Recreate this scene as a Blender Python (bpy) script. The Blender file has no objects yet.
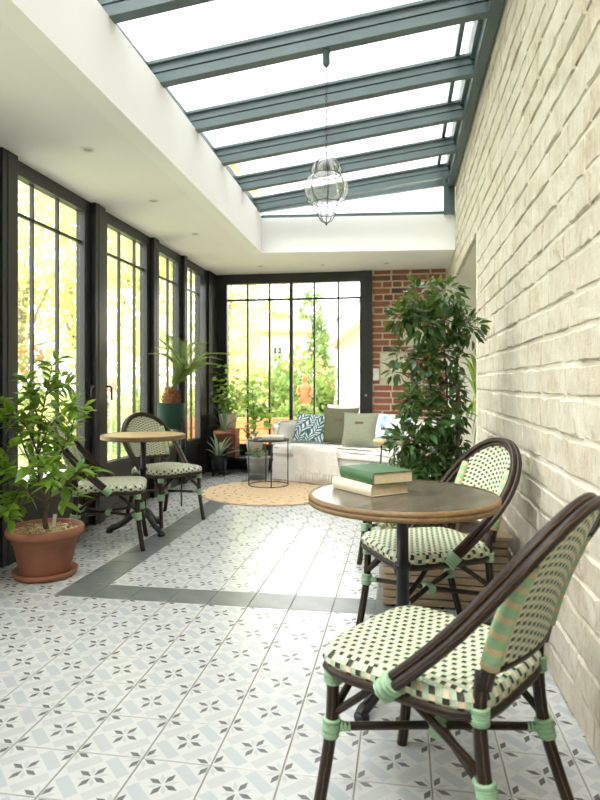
import bpy, bmesh, math, random
from mathutils import Vector, Matrix, Euler

random.seed(7)
PI = math.pi
scene = bpy.context.scene
COL = scene.collection

# ------------------------------------------------------------------ camera
F_PX, YAW, HY, H = 617.15, 0.162677, 384.0, 1.15
cam_d = bpy.data.cameras.new('camera')
cam = bpy.data.objects.new('camera', cam_d)
COL.objects.link(cam)
cam.location = (0, 0, H)
cam.rotation_euler = (PI / 2, 0, YAW)
cam_d.sensor_fit = 'VERTICAL'
cam_d.sensor_height = 36.0
cam_d.sensor_width = 27.0
cam_d.lens = F_PX / 800 * 36.0
cam_d.shift_y = -(400 - HY) / 800
cam_d.clip_end = 300
cam_d.dof.use_dof = True
cam_d.dof.focus_distance = 3.3
cam_d.dof.aperture_fstop = 4.0
scene.camera = cam

# ------------------------------------------------------------------ sky, sun, exposure
world = bpy.data.worlds.new('overcast_sky')
scene.world = world
world.use_nodes = True
bg = world.node_tree.nodes['Background']
bg.inputs['Color'].default_value = (1.0, 0.99, 0.97, 1)
bg.inputs['Strength'].default_value = 2.6
sun_d = bpy.data.lights.new('hazy_sun', 'SUN')
sun_d.energy = 1.5
sun_d.angle = math.radians(30)
sun_d.color = (1, 0.95, 0.86)
sun = bpy.data.objects.new('hazy_sun', sun_d)
COL.objects.link(sun)
sun.rotation_euler = (math.radians(38), math.radians(-20), 0)
scene.view_settings.view_transform = 'Standard'
scene.view_settings.look = 'None'
scene.view_settings.exposure = 1.4
scene.view_settings.gamma = 1
scene.view_settings.use_curve_mapping = False
cy = scene.cycles
cy.use_denoising = True
cy.max_bounces = 10
cy.diffuse_bounces = 6
cy.glossy_bounces = 4
cy.transmission_bounces = 6
cy.transparent_max_bounces = 24
cy.sample_clamp_indirect = 8
cy.caustics_reflective = False
cy.caustics_refractive = False

CY_, SY_ = math.cos(YAW), math.sin(YAW)


def at(x, y, d):
    """pixel + depth along the view axis -> world point"""
    r = (x - 300) / F_PX * d
    return Vector((CY_ * r - SY_ * d, SY_ * r + CY_ * d, H - (y - HY) * d / F_PX))


def floor_at(x, y, z=0.0):
    return at(x, y, F_PX * (H - z) / (y - HY))


# ------------------------------------------------------------------ material helpers
class N:
    def __init__(s, name):
        s.m = bpy.data.materials.new(name)
        s.m.use_nodes = True
        s.t = s.m.node_tree
        s.b = s.t.nodes['Principled BSDF']
        s.out = s.t.nodes['Material Output']

    def node(s, k, **kw):
        n = s.t.nodes.new(k)
        for a, v in kw.items():
            setattr(n, a, v)
        return n

    def put(s, sock, v):
        if v is None:
            return
        if hasattr(v, 'is_linked') or hasattr(v, 'links'):
            s.t.links.new(v, sock)
        else:
            if isinstance(v, tuple) and len(v) == 3 and sock.type == 'RGBA':
                v = (*v, 1)
            sock.default_value = v

    def math(s, op, a, b=None, c=None, clamp=False):
        n = s.node('ShaderNodeMath', operation=op)
        n.use_clamp = clamp
        s.put(n.inputs[0], a)
        if b is not None:
            s.put(n.inputs[1], b)
        if c is not None:
            s.put(n.inputs[2], c)
        return n.outputs[0]

    def mix(s, f, a, b, mode='MIX'):
        n = s.node('ShaderNodeMix', data_type='RGBA', blend_type=mode)
        s.put(n.inputs[0], f)
        s.put(n.inputs[6], a)
        s.put(n.inputs[7], b)
        return n.outputs[2]

    def coord(s, k='Object'):
        return s.node('ShaderNodeTexCoord').outputs[k]

    def scale(s, v, sc, rot=(0, 0, 0)):
        n = s.node('ShaderNodeMapping')
        s.put(n.inputs[0], v)
        n.inputs['Scale'].default_value = sc
        n.inputs['Rotation'].default_value = rot
        return n.outputs[0]

    def noise(s, v, sc=5, det=3, rough=.5, out=0):
        n = s.node('ShaderNodeTexNoise')
        s.put(n.inputs['Vector'], v)
        n.inputs['Scale'].default_value = sc
        n.inputs['Detail'].default_value = det
        n.inputs['Roughness'].default_value = rough
        return n.outputs[out]

    def vor(s, v, sc=5, feat='F1', out=0):
        n = s.node('ShaderNodeTexVoronoi', feature=feat)
        s.put(n.inputs['Vector'], v)
        n.inputs['Scale'].default_value = sc
        return n.outputs[out]

    def wave(s, v, sc=5, dist=0, kind='BANDS', direction='X', det=2):
        n = s.node('ShaderNodeTexWave', wave_type=kind)
        if kind == 'BANDS':
            n.bands_direction = direction
        s.put(n.inputs['Vector'], v)
        n.inputs['Scale'].default_value = sc
        n.inputs['Distortion'].default_value = dist
        n.inputs['Detail'].default_value = det
        return n.outputs[1]

    def ramp(s, f, stops):
        n = s.node('ShaderNodeValToRGB')
        s.put(n.inputs[0], f)
        e = n.color_ramp.elements
        while len(e) < len(stops):
            e.new(.5)
        for q, (p, c) in zip(e, stops):
            q.position = p
            q.color = (*c, 1) if len(c) == 3 else c
        return n.outputs[0]

    def sep(s, v):
        n = s.node('ShaderNodeSeparateXYZ')
        s.put(n.inputs[0], v)
        return n.outputs

    def bump(s, h, st=.3, dist=.01):
        n = s.node('ShaderNodeBump')
        s.put(n.inputs['Height'], h)
        n.inputs['Strength'].default_value = st
        n.inputs['Distance'].default_value = dist
        s.t.links.new(n.outputs[0], s.b.inputs['Normal'])

    def rnd(s):
        return s.node('ShaderNodeObjectInfo').outputs['Random']

    def set(s, color=None, rough=None, metal=None, spec=None, sheen=None):
        s.put(s.b.inputs['Base Color'], color)
        s.put(s.b.inputs['Roughness'], rough)
        s.put(s.b.inputs['Metallic'], metal)
        if spec is not None:
            s.b.inputs['Specular IOR Level'].default_value = spec
        if sheen is not None:
            s.b.inputs['Sheen Weight'].default_value = sheen
        return s.m


def simple(name, c, rough=.6, metal=0, var=.12, sc=12, bump=0, spec=.5, bsc=60):
    n = N(name)
    o = n.coord()
    f = n.noise(o, sc, 4)
    dark = tuple(x * (1 - var) for x in c)
    lite = tuple(min(1, x * (1 + var)) for x in c)
    n.set(n.ramp(f, [(.3, dark), (.7, lite)]), rough, metal, spec)
    if bump:
        n.bump(n.noise(o, bsc, 3), bump, .004)
    return n.m


def leaf_mat(name, c1, c2, rough=.45, trans=.35):
    """leaf: colour varies from leaf to leaf, a little light passes through"""
    n = N(name)
    o = n.coord('Object')
    f = n.noise(o, 9, 2)
    isl = n.node('ShaderNodeNewGeometry').outputs['Random Per Island']
    f2 = n.math('MULTIPLY_ADD', n.math('ADD', n.rnd(), isl), .5, n.math('MULTIPLY', n.math('SUBTRACT', f, .5), .8), clamp=True)
    col = n.mix(f2, c1, c2)
    n.set(col, rough, 0, .4)
    tr = n.node('ShaderNodeBsdfTranslucent')
    n.put(tr.inputs[0], n.mix(.35, col, (.75, .9, .15)))
    mx = n.node('ShaderNodeMixShader')
    mx.inputs[0].default_value = trans
    n.t.links.new(n.b.outputs[0], mx.inputs[1])
    n.t.links.new(tr.outputs[0], mx.inputs[2])
    n.t.links.new(mx.outputs[0], n.out.inputs[0])
    return n.m


def glass_mat(name, tint=(.97, .99, .985), refl=1.0, rough=.02, haze=0):
    n = N(name)
    t = n.node('ShaderNodeBsdfTransparent')
    n.put(t.inputs[0], tint)
    g = n.node('ShaderNodeBsdfGlossy')
    g.inputs['Roughness'].default_value = rough
    fr = n.node('ShaderNodeFresnel')
    fr.inputs[0].default_value = 1.45
    mx = n.node('ShaderNodeMixShader')
    n.put(mx.inputs[0], n.math('MULTIPLY', fr.outputs[0], refl))
    n.t.links.new(t.outputs[0], mx.inputs[1])
    n.t.links.new(g.outputs[0], mx.inputs[2])
    o = mx.outputs[0]
    if haze:
        d = n.node('ShaderNodeBsdfDiffuse')
        n.put(d.inputs[0], (.95, .97, .97))
        m2 = n.node('ShaderNodeMixShader')
        m2.inputs[0].default_value = haze
        n.t.links.new(o, m2.inputs[1])
        n.t.links.new(d.outputs[0], m2.inputs[2])
        o = m2.outputs[0]
    n.t.links.new(o, n.out.inputs[0])
    return n.m


M = {}


def tile_material():
    n = N('patterned_cement_tile')
    u, v, _ = n.sep(n.coord('UV'))
    s_ = n.math('ADD', u, v)
    t_ = n.math('SUBTRACT', u, v)
    a = n.math('SUBTRACT', s_, n.math('ROUND', s_))
    b = n.math('SUBTRACT', t_, n.math('ROUND', t_))

    def petals(ang, x0, L, w):
        c, s = math.cos(ang), math.sin(ang)
        x = n.math('ABSOLUTE', n.math('ADD', n.math('MULTIPLY', a, c), n.math('MULTIPLY', b, s)))
        y = n.math('ABSOLUTE', n.math('SUBTRACT', n.math('MULTIPLY', b, c), n.math('MULTIPLY', a, s)))
        p = n.math('MAXIMUM', x, y)
        q = n.math('MINIMUM', x, y)
        r = n.math('ADD', n.math('DIVIDE', q, w), n.math('DIVIDE', n.math('ABSOLUTE', n.math('SUBTRACT', p, x0)), L))
        return n.math('LESS_THAN', r, 1)

    def block(p, q):
        e = n.math('ABSOLUTE', n.math('SUBTRACT', n.math('ABSOLUTE', p), .5))
        return n.math('MULTIPLY', n.math('LESS_THAN', e, .13), n.math('LESS_THAN', n.math('ABSOLUTE', q), .345))
    dark = petals(-PI / 8, .20, .16, .066)
    lite = petals(PI / 8, .185, .135, .05)
    b1, b2 = block(a, b), block(b, a)
    rn = n.noise(n.coord('UV'), 14, 3)
    base = n.mix(rn, (.44, .445, .435), (.485, .49, .478))
    c = n.mix(b1, base, (.36, .39, .40))
    c = n.mix(b2, c, (.39, .405, .405))
    c = n.mix(lite, c, (.37, .39, .395))
    c = n.mix(dark, c, n.mix(rn, (.075, .08, .082), (.11, .115, .118)))
    c = n.mix(n.math('MULTIPLY', n.rnd(), .08), c, (.5, .5, .48))
    n.set(c, .27, 0, .65)
    return n.m


M['tile'] = tile_material()
M['dark_tile'] = simple('slate_border_tile', (.125, .138, .135), .3, 0, .2, 9)
M['grout'] = simple('beige_grout', (.30, .265, .22), .95)
M['plaster'] = simple('white_plaster', (.88, .865, .86), .9, 0, .015, 3)
M['upstand'] = simple('white_paint', (.90, .90, .895), .85, 0, .01, 3)
M['cream_wall'] = simple('cream_paint', (.80, .77, .68), .9, 0, .03, 2)
M['frame'] = simple('anthracite_metal', (.021, .022, .022), .35, 0, .1, 6, spec=.5)
M['rafter'] = simple('blue_grey_metal', (.085, .125, .13), .45, .0, .08, 5)
M['rafter_gap'] = simple('black_gasket', (.015, .02, .02), .7)
M['glass'] = glass_mat('window_glass', (.985, .995, .99), .45)
M['roof_glass'] = glass_mat('roof_glass', (.97, .99, .99), .7)
M['steel'] = simple('brushed_steel', (.6, .6, .58), .35, .9)
M['black_iron'] = simple('black_cast_iron', (.012, .012, .013), .42, .3, .3, 30)
M['white_plastic'] = simple('white_plastic', (.8, .8, .77), .4)


def stone_mat(name='whitewashed_stone'):
    n = N(name)
    o = n.node('ShaderNodeNewGeometry').outputs['Position']
    f = n.noise(o, 5.5, 5, .65)
    f2 = n.noise(n.scale(o, (1, 1, .45)), 26, 6, .75)
    f3 = n.noise(o, 95, 3, .7)
    c = n.ramp(f, [(.25, (.40, .325, .225)), (.42, (.51, .45, .345)), (.60, (.58, .54, .45)), (.82, (.47, .405, .30))])
    spots = n.ramp(f2, [(.54, (0, 0, 0)), (.66, (1, 1, 1))])
    c = n.mix(n.math('MULTIPLY', spots, .5), c, (.29, .215, .135))
    pale = n.ramp(f2, [(.36, (1, 1, 1)), (.45, (0, 0, 0))])
    c = n.mix(n.math('MULTIPLY', pale, .6), c, (.64, .615, .55))
    c = n.mix(n.math('MULTIPLY', n.rnd(), .3), c, (.57, .54, .46))
    n.set(c, .92, 0, .2)
    n.bump(n.math('ADD', n.math('MULTIPLY', f2, 1.2), n.math('MULTIPLY', f3, .35)), .8, .012)
    return n.m


M['stone'] = stone_mat()
M['lime_mortar'] = simple('whitewashed_mortar', (.58, .54, .455), .95, 0, .06, 9, .4)


def redbrick_mat():
    n = N('old_red_brick')
    r = n.rnd()
    o = n.coord('Object')
    c = n.ramp(r, [(0, (.30, .10, .06)), (.3, (.40, .15, .085)), (.6, (.36, .125, .07)), (.78, (.20, .085, .06)), (.9, (.10, .07, .06)), (1, (.13, .085, .07))])
    c = n.mix(n.math('MULTIPLY', n.noise(o, 14, 4, .7), .5), c, (.16, .10, .075))
    n.set(c, .9, 0, .2)
    n.bump(n.noise(o, 40, 4), .5, .006)
    return n.m


M['red_brick'] = redbrick_mat()
M['pale_mortar'] = simple('pale_mortar', (.66, .60, .48), .95, 0, .08, 20, .3)
M['pale_stone'] = simple('pale_limestone', (.72, .66, .50), .9, 0, .06, 12, .3)


def rattan_mat():
    n = N('dark_rattan_cane')
    u, v, _ = n.sep(n.coord('UV'))
    w = n.math('ADD', n.math('MULTIPLY', u, 5), n.math('MULTIPLY', n.noise(n.scale(n.coord('UV'), (2, 14, 1)), 2, 2), .5))
    k = n.math('FRACT', w)
    st = n.math('LESS_THAN', n.math('ABSOLUTE', n.math('SUBTRACT', k, .5)), .055)
    c = n.mix(n.noise(n.coord(), 20, 3), (.010, .0065, .005), (.026, .016, .011))
    c = n.mix(n.math('MULTIPLY', st, .55), c, (.20, .115, .05))
    n.set(c, .42, 0, .3)
    return n.m


M['rattan'] = rattan_mat()


def weave_mat(name, green, peach, black):
    """woven strands in cells of the UV grid; black strands show in staggered squares"""
    n = N(name)
    uv = n.coord('UV')
    u, v, _ = n.sep(uv)
    i = n.math('FLOOR', u)
    j = n.math('FLOOR', v)
    k = n.math('FLOORED_MODULO', n.math('ADD', i, n.math('MULTIPLY', j, 2)), 4)
    blk = n.math('LESS_THAN', k, .5)
    par = n.math('FLOORED_MODULO', i, 2)
    c = n.mix(par, peach, green)
    jit = n.noise(uv, .7, 2)
    c = n.mix(n.math('MULTIPLY', jit, .3), c, (.78, .74, .54))
    c = n.mix(blk, c, black)
    fu = n.math('SUBTRACT', n.math('FRACT', u), .5)
    fv = n.math('SUBTRACT', n.math('FRACT', v), .5)
    h = n.math('SUBTRACT', 1, n.math('MAXIMUM', n.math('MULTIPLY', fu, fu), n.math('MULTIPLY', fv, fv)))
    h = n.math('SUBTRACT', h, n.math('MULTIPLY', blk, .25))
    n.set(c, .45, 0, .4)
    n.bump(h, .9, .012)
    return n.m


M['weave'] = weave_mat('green_cream_wicker_weave', (.40, .53, .36), (.76, .625, .46), (.03, .028, .018))


def wrap_mat(name, c1, c2, per, duty):
    n = N(name)
    u, v, _ = n.sep(n.coord('UV'))
    k = n.math('LESS_THAN', n.math('FRACT', n.math('MULTIPLY', v, 1 / per)), duty)
    f = n.math('FRACT', n.math('MULTIPLY', v, 1 / .006))
    c = n.mix(k, c1, c2)
    n.set(n.mix(n.math('MULTIPLY', n.noise(n.coord(), 60, 2), .25), c, (.2, .3, .15)), .5, 0, .4)
    n.bump(n.math('SUBTRACT', 1, n.math('ABSOLUTE', n.math('SUBTRACT', f, .5))), .7, .004)
    return n.m


M['wrap'] = wrap_mat('mint_raffia_binding', (.27, .46, .28), (.33, .52, .33), .012, .5)
M['wrap2'] = wrap_mat('mint_and_peach_binding', (.30, .50, .28), (.62, .45, .26), .040, .36)


def wood_mat(name, c1, c2, sc=(1, 12, 12), rough=.5, k=6):
    n = N(name)
    o = n.scale(n.coord(), sc)
    f = n.noise(o, k, 5, .6)
    n.set(n.ramp(f, [(.3, c1), (.7, c2)]), rough, 0, .4)
    n.bump(f, .15, .003)
    return n.m


M['table_top'] = wood_mat('grey_worn_wood_top', (.035, .029, .020), (.15, .13, .098), (1.2, 10, 10), .26, 5)
M['table_edge'] = wood_mat('brown_wood_edge', (.11, .062, .022), (.21, .125, .05), (14, 1, 14), .45)
M['tan_top'] = wood_mat('tan_wood_top', (.36, .25, .11), (.50, .37, .18), (1, 10, 10), .4)
M['planter_wood'] = wood_mat('weathered_planter_wood', (.23, .165, .10), (.37, .28, .18), (2, 2, 14), .7)
M['terracotta'] = simple('terracotta', (.27, .105, .058), .75, 0, .16, 7, .15)
M['soil'] = simple('soil_and_clay_pebbles', (.46, .34, .19), .95, 0, .6, 70, 1, bsc=90)
M['dark_soil'] = simple('dark_soil', (.05, .035, .022), .95, 0, .4, 60, .8)
M['bark'] = simple('grey_brown_bark', (.11, .075, .045), .9, 0, .35, 40, .6)
M['green_stem'] = simple('green_stem', (.12, .2, .05), .7)
M['citrus_leaf'] = leaf_mat('citrus_leaf', (.055, .15, .012), (.20, .36, .035), .35, .4)
M['ficus_leaf'] = leaf_mat('ficus_leaf', (.016, .050, .014), (.055, .135, .03), .3, .18)
M['palm_leaf'] = leaf_mat('palm_leaf', (.09, .16, .04), (.24, .32, .10), .5, .3)
M['aloe_leaf'] = leaf_mat('aloe_leaf', (.26, .36, .24), (.42, .52, .37), .5, .15)
M['light_leaf'] = leaf_mat('light_green_leaf', (.20, .40, .06), (.46, .64, .14), .4, .45)
M['grey_leaf'] = leaf_mat('grey_green_leaf', (.12, .18, .10), (.25, .33, .2), .5, .25)
M['yucca_leaf'] = leaf_mat('yucca_leaf', (.20, .34, .05), (.46, .56, .12), .45, .4)
M['green_pot'] = simple('green_glazed_pot', (.014, .040, .026), .6, 0, .08, spec=.12)
M['black_pot'] = simple('black_pot', (.014, .014, .014), .5)
M['cream_pot'] = simple('cream_ceramic', (.62, .56, .43), .6, 0, .12, 10)
M['zinc'] = simple('zinc', (.44, .46, .46), .45, .35, .12, 12)
M['black_metal'] = simple('black_metal', (.01, .01, .01), .45)
M['white_fabric'] = simple('white_cotton', (.78, .765, .72), .95, 0, .03, 8, .25, .1, 160)
M['throw'] = simple('ivory_knit', (.80, .775, .72), .95, 0, .05, 30, .5, .1, 140)
M['olive_fabric'] = simple('olive_linen', (.135, .14, .085), .95, 0, .12, 60, .4, .1, 200)
M['sage_fabric'] = simple('sage_linen', (.27, .285, .21), .95, 0, .1, 60, .4, .1, 200)
M['leather'] = simple('brown_leather_tab', (.16, .075, .03), .6)


def blue_print():
    n = N('teal_leaf_print')
    wv = n.node('ShaderNodeVectorMath', operation='MULTIPLY_ADD')
    n.put(wv.inputs[0], n.noise(n.coord('UV'), 2.2, 1, .5, 1))
    wv.inputs[1].default_value = (.38, .38, 0)
    n.put(wv.inputs[2], n.scale(n.coord('UV'), (1, 1, 1), (0, 0, .5)))
    u, v, _ = n.sep(wv.outputs[0])
    # rows of slanted white leaf strokes on teal
    lane = n.math('MULTIPLY', u, 3.0)
    li = n.math('FLOOR', lane)
    lx = n.math('ABSOLUTE', n.math('SUBTRACT', n.math('FRACT', lane), .5))
    ph = n.math('FRACT', n.math('ADD', n.math('MULTIPLY', v, 7), n.math('ADD', n.math('MULTIPLY', lx, 2.6), n.math('MULTIPLY', li, .37))))
    st = n.math('MULTIPLY', n.math('LESS_THAN', ph, .5), n.math('GREATER_THAN', n.math('ADD', lx, n.math('MULTIPLY', n.noise(n.coord('UV'), 9, 1), .03)), .075))
    st = n.math('MULTIPLY', st, n.math('LESS_THAN', lx, .47))
    c = n.mix(st, (.05, .13, .16), (.62, .68, .66))
    n.set(c, .95, 0, .1)
    return n.m


def floral_print():
    n = N('pale_blue_floral_print')
    f = n.noise(n.coord('UV'), 4, 3, .6)
    c = n.ramp(f, [(.50, (.78, .78, .75)), (.56, (.30, .52, .60)), (.63, (.16, .36, .47)), (.68, (.70, .74, .73))])
    n.set(c, .95, 0, .1)
    return n.m


M['teal_print'] = blue_print()
M['floral_print'] = floral_print()


def jute_mat():
    n = N('braided_jute')
    x, y, z = n.sep(n.coord())
    r = n.math('SQRT', n.math('ADD', n.math('MULTIPLY', x, x), n.math('MULTIPLY', y, y)))
    ang = n.math('ARCTAN2', y, x)
    ring = n.math('FRACT', n.math('MULTIPLY', r, 26))
    ringi = n.math('FLOOR', n.math('MULTIPLY', r, 9.0))
    f = n.noise(n.coord(), 40, 3)
    c = n.mix(f, (.52, .37, .22), (.70, .54, .36))
    # dark dashes running round
    frac = n.math('FRACT', n.math('MULTIPLY', r, 9.0))
    a1 = n.math('LESS_THAN', n.math('ABSOLUTE', n.math('SUBTRACT', frac, .5)), .09)
    a2 = n.math('LESS_THAN', n.math('FRACT', n.math('ADD', n.math('MULTIPLY', ang, 3.5), n.math('MULTIPLY', ringi, .37))), .3)
    a3 = n.math('GREATER_THAN', r, .28)
    c = n.mix(n.math('MULTIPLY', n.math('MULTIPLY', a1, a2), n.math('MULTIPLY', a3, .85)), c, (.12, .085, .055))
    n.set(c, .95, 0, .1)
    n.bump(n.math('ADD', n.math('ABSOLUTE', n.math('SUBTRACT', ring, .5)), n.math('MULTIPLY', f, .4)), .8, .008)
    return n.m


M['jute'] = jute_mat()
M['paper'] = simple('aged_paper', (.60, .49, .32), .9, 0, .08, 90)
M['green_cover'] = simple('green_book_cover', (.028, .095, .030), .45, 0, .12, 20)
M['cream_cover'] = simple('cream_book_cover', (.62, .54, .40), .6, 0, .06, 20)
M['white_cover'] = simple('white_book_cover', (.7, .66, .58), .6)
M['lantern_glass'] = glass_mat('seeded_lantern_glass', (.985, .99, .99), .55, .05, .16)
M['wire'] = simple('dark_wire', (.05, .05, .05), .5, .5)
# outdoors
M['lawn'] = simple('lawn', (.36, .44, .17), .95, 0, .35, 3, .8)
M['gravel'] = simple('pale_gravel', (.58, .54, .46), .95, 0, .12, 30, .5)
M['pale_bark'] = simple('pale_grey_bark', (.34, .29, .22), .9, 0, .3, 10)
M['garden_leaf'] = leaf_mat('sunlit_garden_leaf', (.40, .44, .18), (.80, .77, .46), .6, .5)
M['yellow_leaf'] = leaf_mat('yellow_green_leaf', (.54, .50, .20), (.88, .80, .50), .6, .5)
M['bush_leaf'] = leaf_mat('bush_leaf', (.12, .24, .07), (.36, .46, .17), .6, .4)
M['deep_leaf'] = leaf_mat('deep_green_leaf', (.06, .14, .05), (.20, .30, .12), .6, .3)
M['pink_leaf'] = leaf_mat('pink_flower', (.50, .30, .20), (.70, .42, .34), .7, .3)
M['render'] = simple('cream_render', (.80, .74, .63), .95, 0, .03, 1)
M['shed_render'] = simple('pale_pink_render', (.74, .62, .50), .95, 0, .05, 1)
M['roof_tile'] = simple('clay_roof', (.50, .30, .20), .9, 0, .2, 8)
M['soffit_wood'] = simple('pale_soffit_wood', (.62, .46, .28), .8)
M['slate_roof'] = simple('slate_roof', (.22, .23, .24), .7)
M['orange_wood'] = wood_mat('orange_garden_timber', (.42, .19, .06), (.62, .32, .12), (1.5, 12, 12), .8)
M['statue'] = simple('terracotta_statue', (.40, .17, .07), .8, 0, .2, 12)
M['red_paint'] = simple('red_paint', (.6, .06, .03), .5)
M['dark_pane'] = simple('dark_pane', (.05, .06, .07), .15)


# ------------------------------------------------------------------ mesh helpers
class MB:
    """collects shapes and builds them as one mesh"""

    def __init__(s):
        s.v, s.f, s.uv, s.mi, s.sm = [], [], [], [], []

    def face(s, idx, uv=None, mi=0, smooth=False):
        s.f.append(tuple(idx))
        s.uv.append(uv)
        s.mi.append(mi)
        s.sm.append(smooth)

    def box(s, lo, hi, mi=0, mat=None):
        x0, y0, z0 = lo
        x1, y1, z1 = hi
        b = len(s.v)
        for p in ((x0, y0, z0), (x1, y0, z0), (x1, y1, z0), (x0, y1, z0), (x0, y0, z1), (x1, y0, z1), (x1, y1, z1), (x0, y1, z1)):
            q = Vector(p)
            s.v.append(mat @ q if mat else q)
        for q in ((0, 3, 2, 1), (4, 5, 6, 7), (0, 1, 5, 4), (1, 2, 6, 5), (2, 3, 7, 6), (3, 0, 4, 7)):
            s.face([b + k for k in q], None, mi)
        return s

    def hexa(s, pts, mi=0):
        """8 points ordered like box()"""
        b = len(s.v)
        s.v += [Vector(p) for p in pts]
        for q in ((0, 3, 2, 1), (4, 5, 6, 7), (0, 1, 5, 4), (1, 2, 6, 5), (2, 3, 7, 6), (3, 0, 4, 7)):
            s.face([b + k for k in q], None, mi)
        return s

    def cbox(s, lo, hi, ch, mi=0, mat=None):
        """box with chamfered edges"""
        bm = bmesh.new()
        bmesh.ops.create_cube(bm, size=1)
        for v in bm.verts:
            v.co = Vector([lo[k] + (v.co[k] + .5) * (hi[k] - lo[k]) for k in range(3)])
        bmesh.ops.bevel(bm, geom=list(bm.edges), offset=ch, segments=2, profile=.5, affect='EDGES')
        s.add_bm(bm, mat, mi)
        return s

    def add_bm(s, bm, mat=None, mi=0, smooth=False):
        b = len(s.v)
        bm.verts.index_update()
        for v in bm.verts:
            s.v.append(mat @ v.co if mat else v.co.copy())
        for f in bm.faces:
            s.face([b + v.index for v in f.verts], None, mi, smooth)
        bm.free()

    def tube(s, pts, r, seg=8, cap=True, mi=0, closed=False, uvs=1.0):
        pts = [Vector(p) for p in pts]
        n = len(pts)
        rr = r if isinstance(r, (list, tuple)) else [r] * n
        tang = []
        for i in range(n):
            if closed:
                t = pts[(i + 1) % n] - pts[i - 1]
            else:
                t = pts[min(i + 1, n - 1)] - pts[max(i - 1, 0)]
            tang.append(t.normalized() if t.length > 1e-9 else Vector((0, 0, 1)))
        up = Vector((0, 0, 1)) if abs(tang[0].z) < .9 else Vector((1, 0, 0))
        nx = tang[0].cross(up).normalized()
        b = len(s.v)
        L = 0
        ls = []
        for i in range(n):
            if i:
                L += (pts[i] - pts[i - 1]).length
                nx = (nx - tang[i] * nx.dot(tang[i]))
                nx = nx.normalized() if nx.length > 1e-6 else tang[i].orthogonal().normalized()
            ny = tang[i].cross(nx)
            ls.append(L)
            for k in range(seg):
                a = 2 * PI * k / seg
                s.v.append(pts[i] + (nx * math.cos(a) + ny * math.sin(a)) * rr[i])
        m = n if closed else n - 1
        for i in range(m):
            j = (i + 1) % n
            l0, l1 = ls[i] * uvs, (ls[j] if j else L + (pts[0] - pts[-1]).length) * uvs
            for k in range(seg):
                k2 = (k + 1) % seg
                s.face((b + i * seg + k, b + i * seg + k2, b + j * seg + k2, b + j * seg + k),
                       ((k / seg, l0), ((k + 1) / seg, l0), ((k + 1) / seg, l1), (k / seg, l1)), mi, True)
        if cap and not closed:
            s.face([b + k for k in reversed(range(seg))], None, mi)
            s.face([b + (n - 1) * seg + k for k in range(seg)], None, mi)
        return s

    def lathe(s, prof, seg=24, c=(0, 0, 0), mi=0, smooth=True, mat=None, capends=True):
        b = len(s.v)
        c = Vector(c)
        for (r, z) in prof:
            for k in range(seg):
                a = 2 * PI * k / seg
                q = Vector((r * math.cos(a), r * math.sin(a), z)) + c
                s.v.append(mat @ q if mat else q)
        for i in range(len(prof) - 1):
            for k in range(seg):
                k2 = (k + 1) % seg
                if prof[i][0] < 1e-6 or prof[i + 1][0] < 1e-6:
                    if prof[i][0] < 1e-6 and prof[i + 1][0] < 1e-6:
                        continue
                    if prof[i][0] < 1e-6:
                        s.face((b + i * seg, b + (i + 1) * seg + k2, b + (i + 1) * seg + k), None, mi, smooth)
                    else:
                        s.face((b + i * seg + k, b + i * seg + k2, b + (i + 1) * seg), None, mi, smooth)
                    continue
                s.face((b + i * seg + k, b + i * seg + k2, b + (i + 1) * seg + k2, b + (i + 1) * seg + k),
                       ((k / seg, prof[i][1]), ((k + 1) / seg, prof[i][1]), ((k + 1) / seg, prof[i + 1][1]), (k / seg, prof[i + 1][1])), mi, smooth)
        if capends and len(prof) > 2:
            if prof[0][0] > 1e-5:
                s.face([b + k for k in reversed(range(seg))], None, mi)
            if prof[-1][0] > 1e-5:
                s.face([b + (len(prof) - 1) * seg + k for k in range(seg)], None, mi)
        return s

    def prism(s, poly, z0, z1, mi=0):
        b = len(s.v)
        n = len(poly)
        for z in (z0, z1):
            for p in poly:
                s.v.append(Vector((p[0], p[1], z)))
        s.face([b + k for k in reversed(range(n))], None, mi)
        s.face([b + n + k for k in range(n)], None, mi)
        for k in range(n):
            k2 = (k + 1) % n
            s.face((b + k, b + k2, b + n + k2, b + n + k), None, mi)
        return s

    def grid(s, fn, nu, nv, mi=0, uvfn=None, smooth=True, wrap=False):
        b = len(s.v)
        for j in range(nv + 1):
            for i in range(nu + 1):
                s.v.append(Vector(fn(i / nu, j / nv)))
        for j in range(nv):
            for i in range(nu):
                q = [(i, j), (i + 1, j), (i + 1, j + 1), (i, j + 1)]
                uv = [uvfn(a / nu, c / nv) if uvfn else (a / nu, c / nv) for a, c in q]
                s.face([b + c * (nu + 1) + a for a, c in q], uv, mi, smooth)
        return s

    def mesh(s, name, mats):
        me = bpy.data.meshes.new(name)
        me.from_pydata([tuple(v) for v in s.v], [], s.f)
        mats = mats if isinstance(mats, (list, tuple)) else [mats]
        for m in mats:
            me.materials.append(M[m] if isinstance(m, str) else m)
        if any(u for u in s.uv):
            lay = me.uv_layers.new(name='UVMap')
            data = [0.0] * (2 * len(me.loops))
            k = 0
            for f, u in zip(s.f, s.uv):
                for q in range(len(f)):
                    if u:
                        data[2 * k], data[2 * k + 1] = u[q][0], u[q][1]
                    k += 1
            lay.data.foreach_set('uv', data)
        me.polygons.foreach_set('use_smooth', s.sm)
        me.polygons.foreach_set('material_index', s.mi)
        me.update()
        return me

    def build(s, name, mats, parent=None, loc=None, rot=None):
        return link(name, s.mesh(name, mats), parent, loc, rot)


def link(name, me, parent=None, loc=None, rot=None, scale=None):
    o = bpy.data.objects.new(name, me)
    COL.objects.link(o)
    if parent:
        o.parent = parent
    if loc is not None:
        o.location = loc
    if rot is not None:
        o.rotation_euler = rot
    if scale is not None:
        o.scale = scale
    return o


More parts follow.
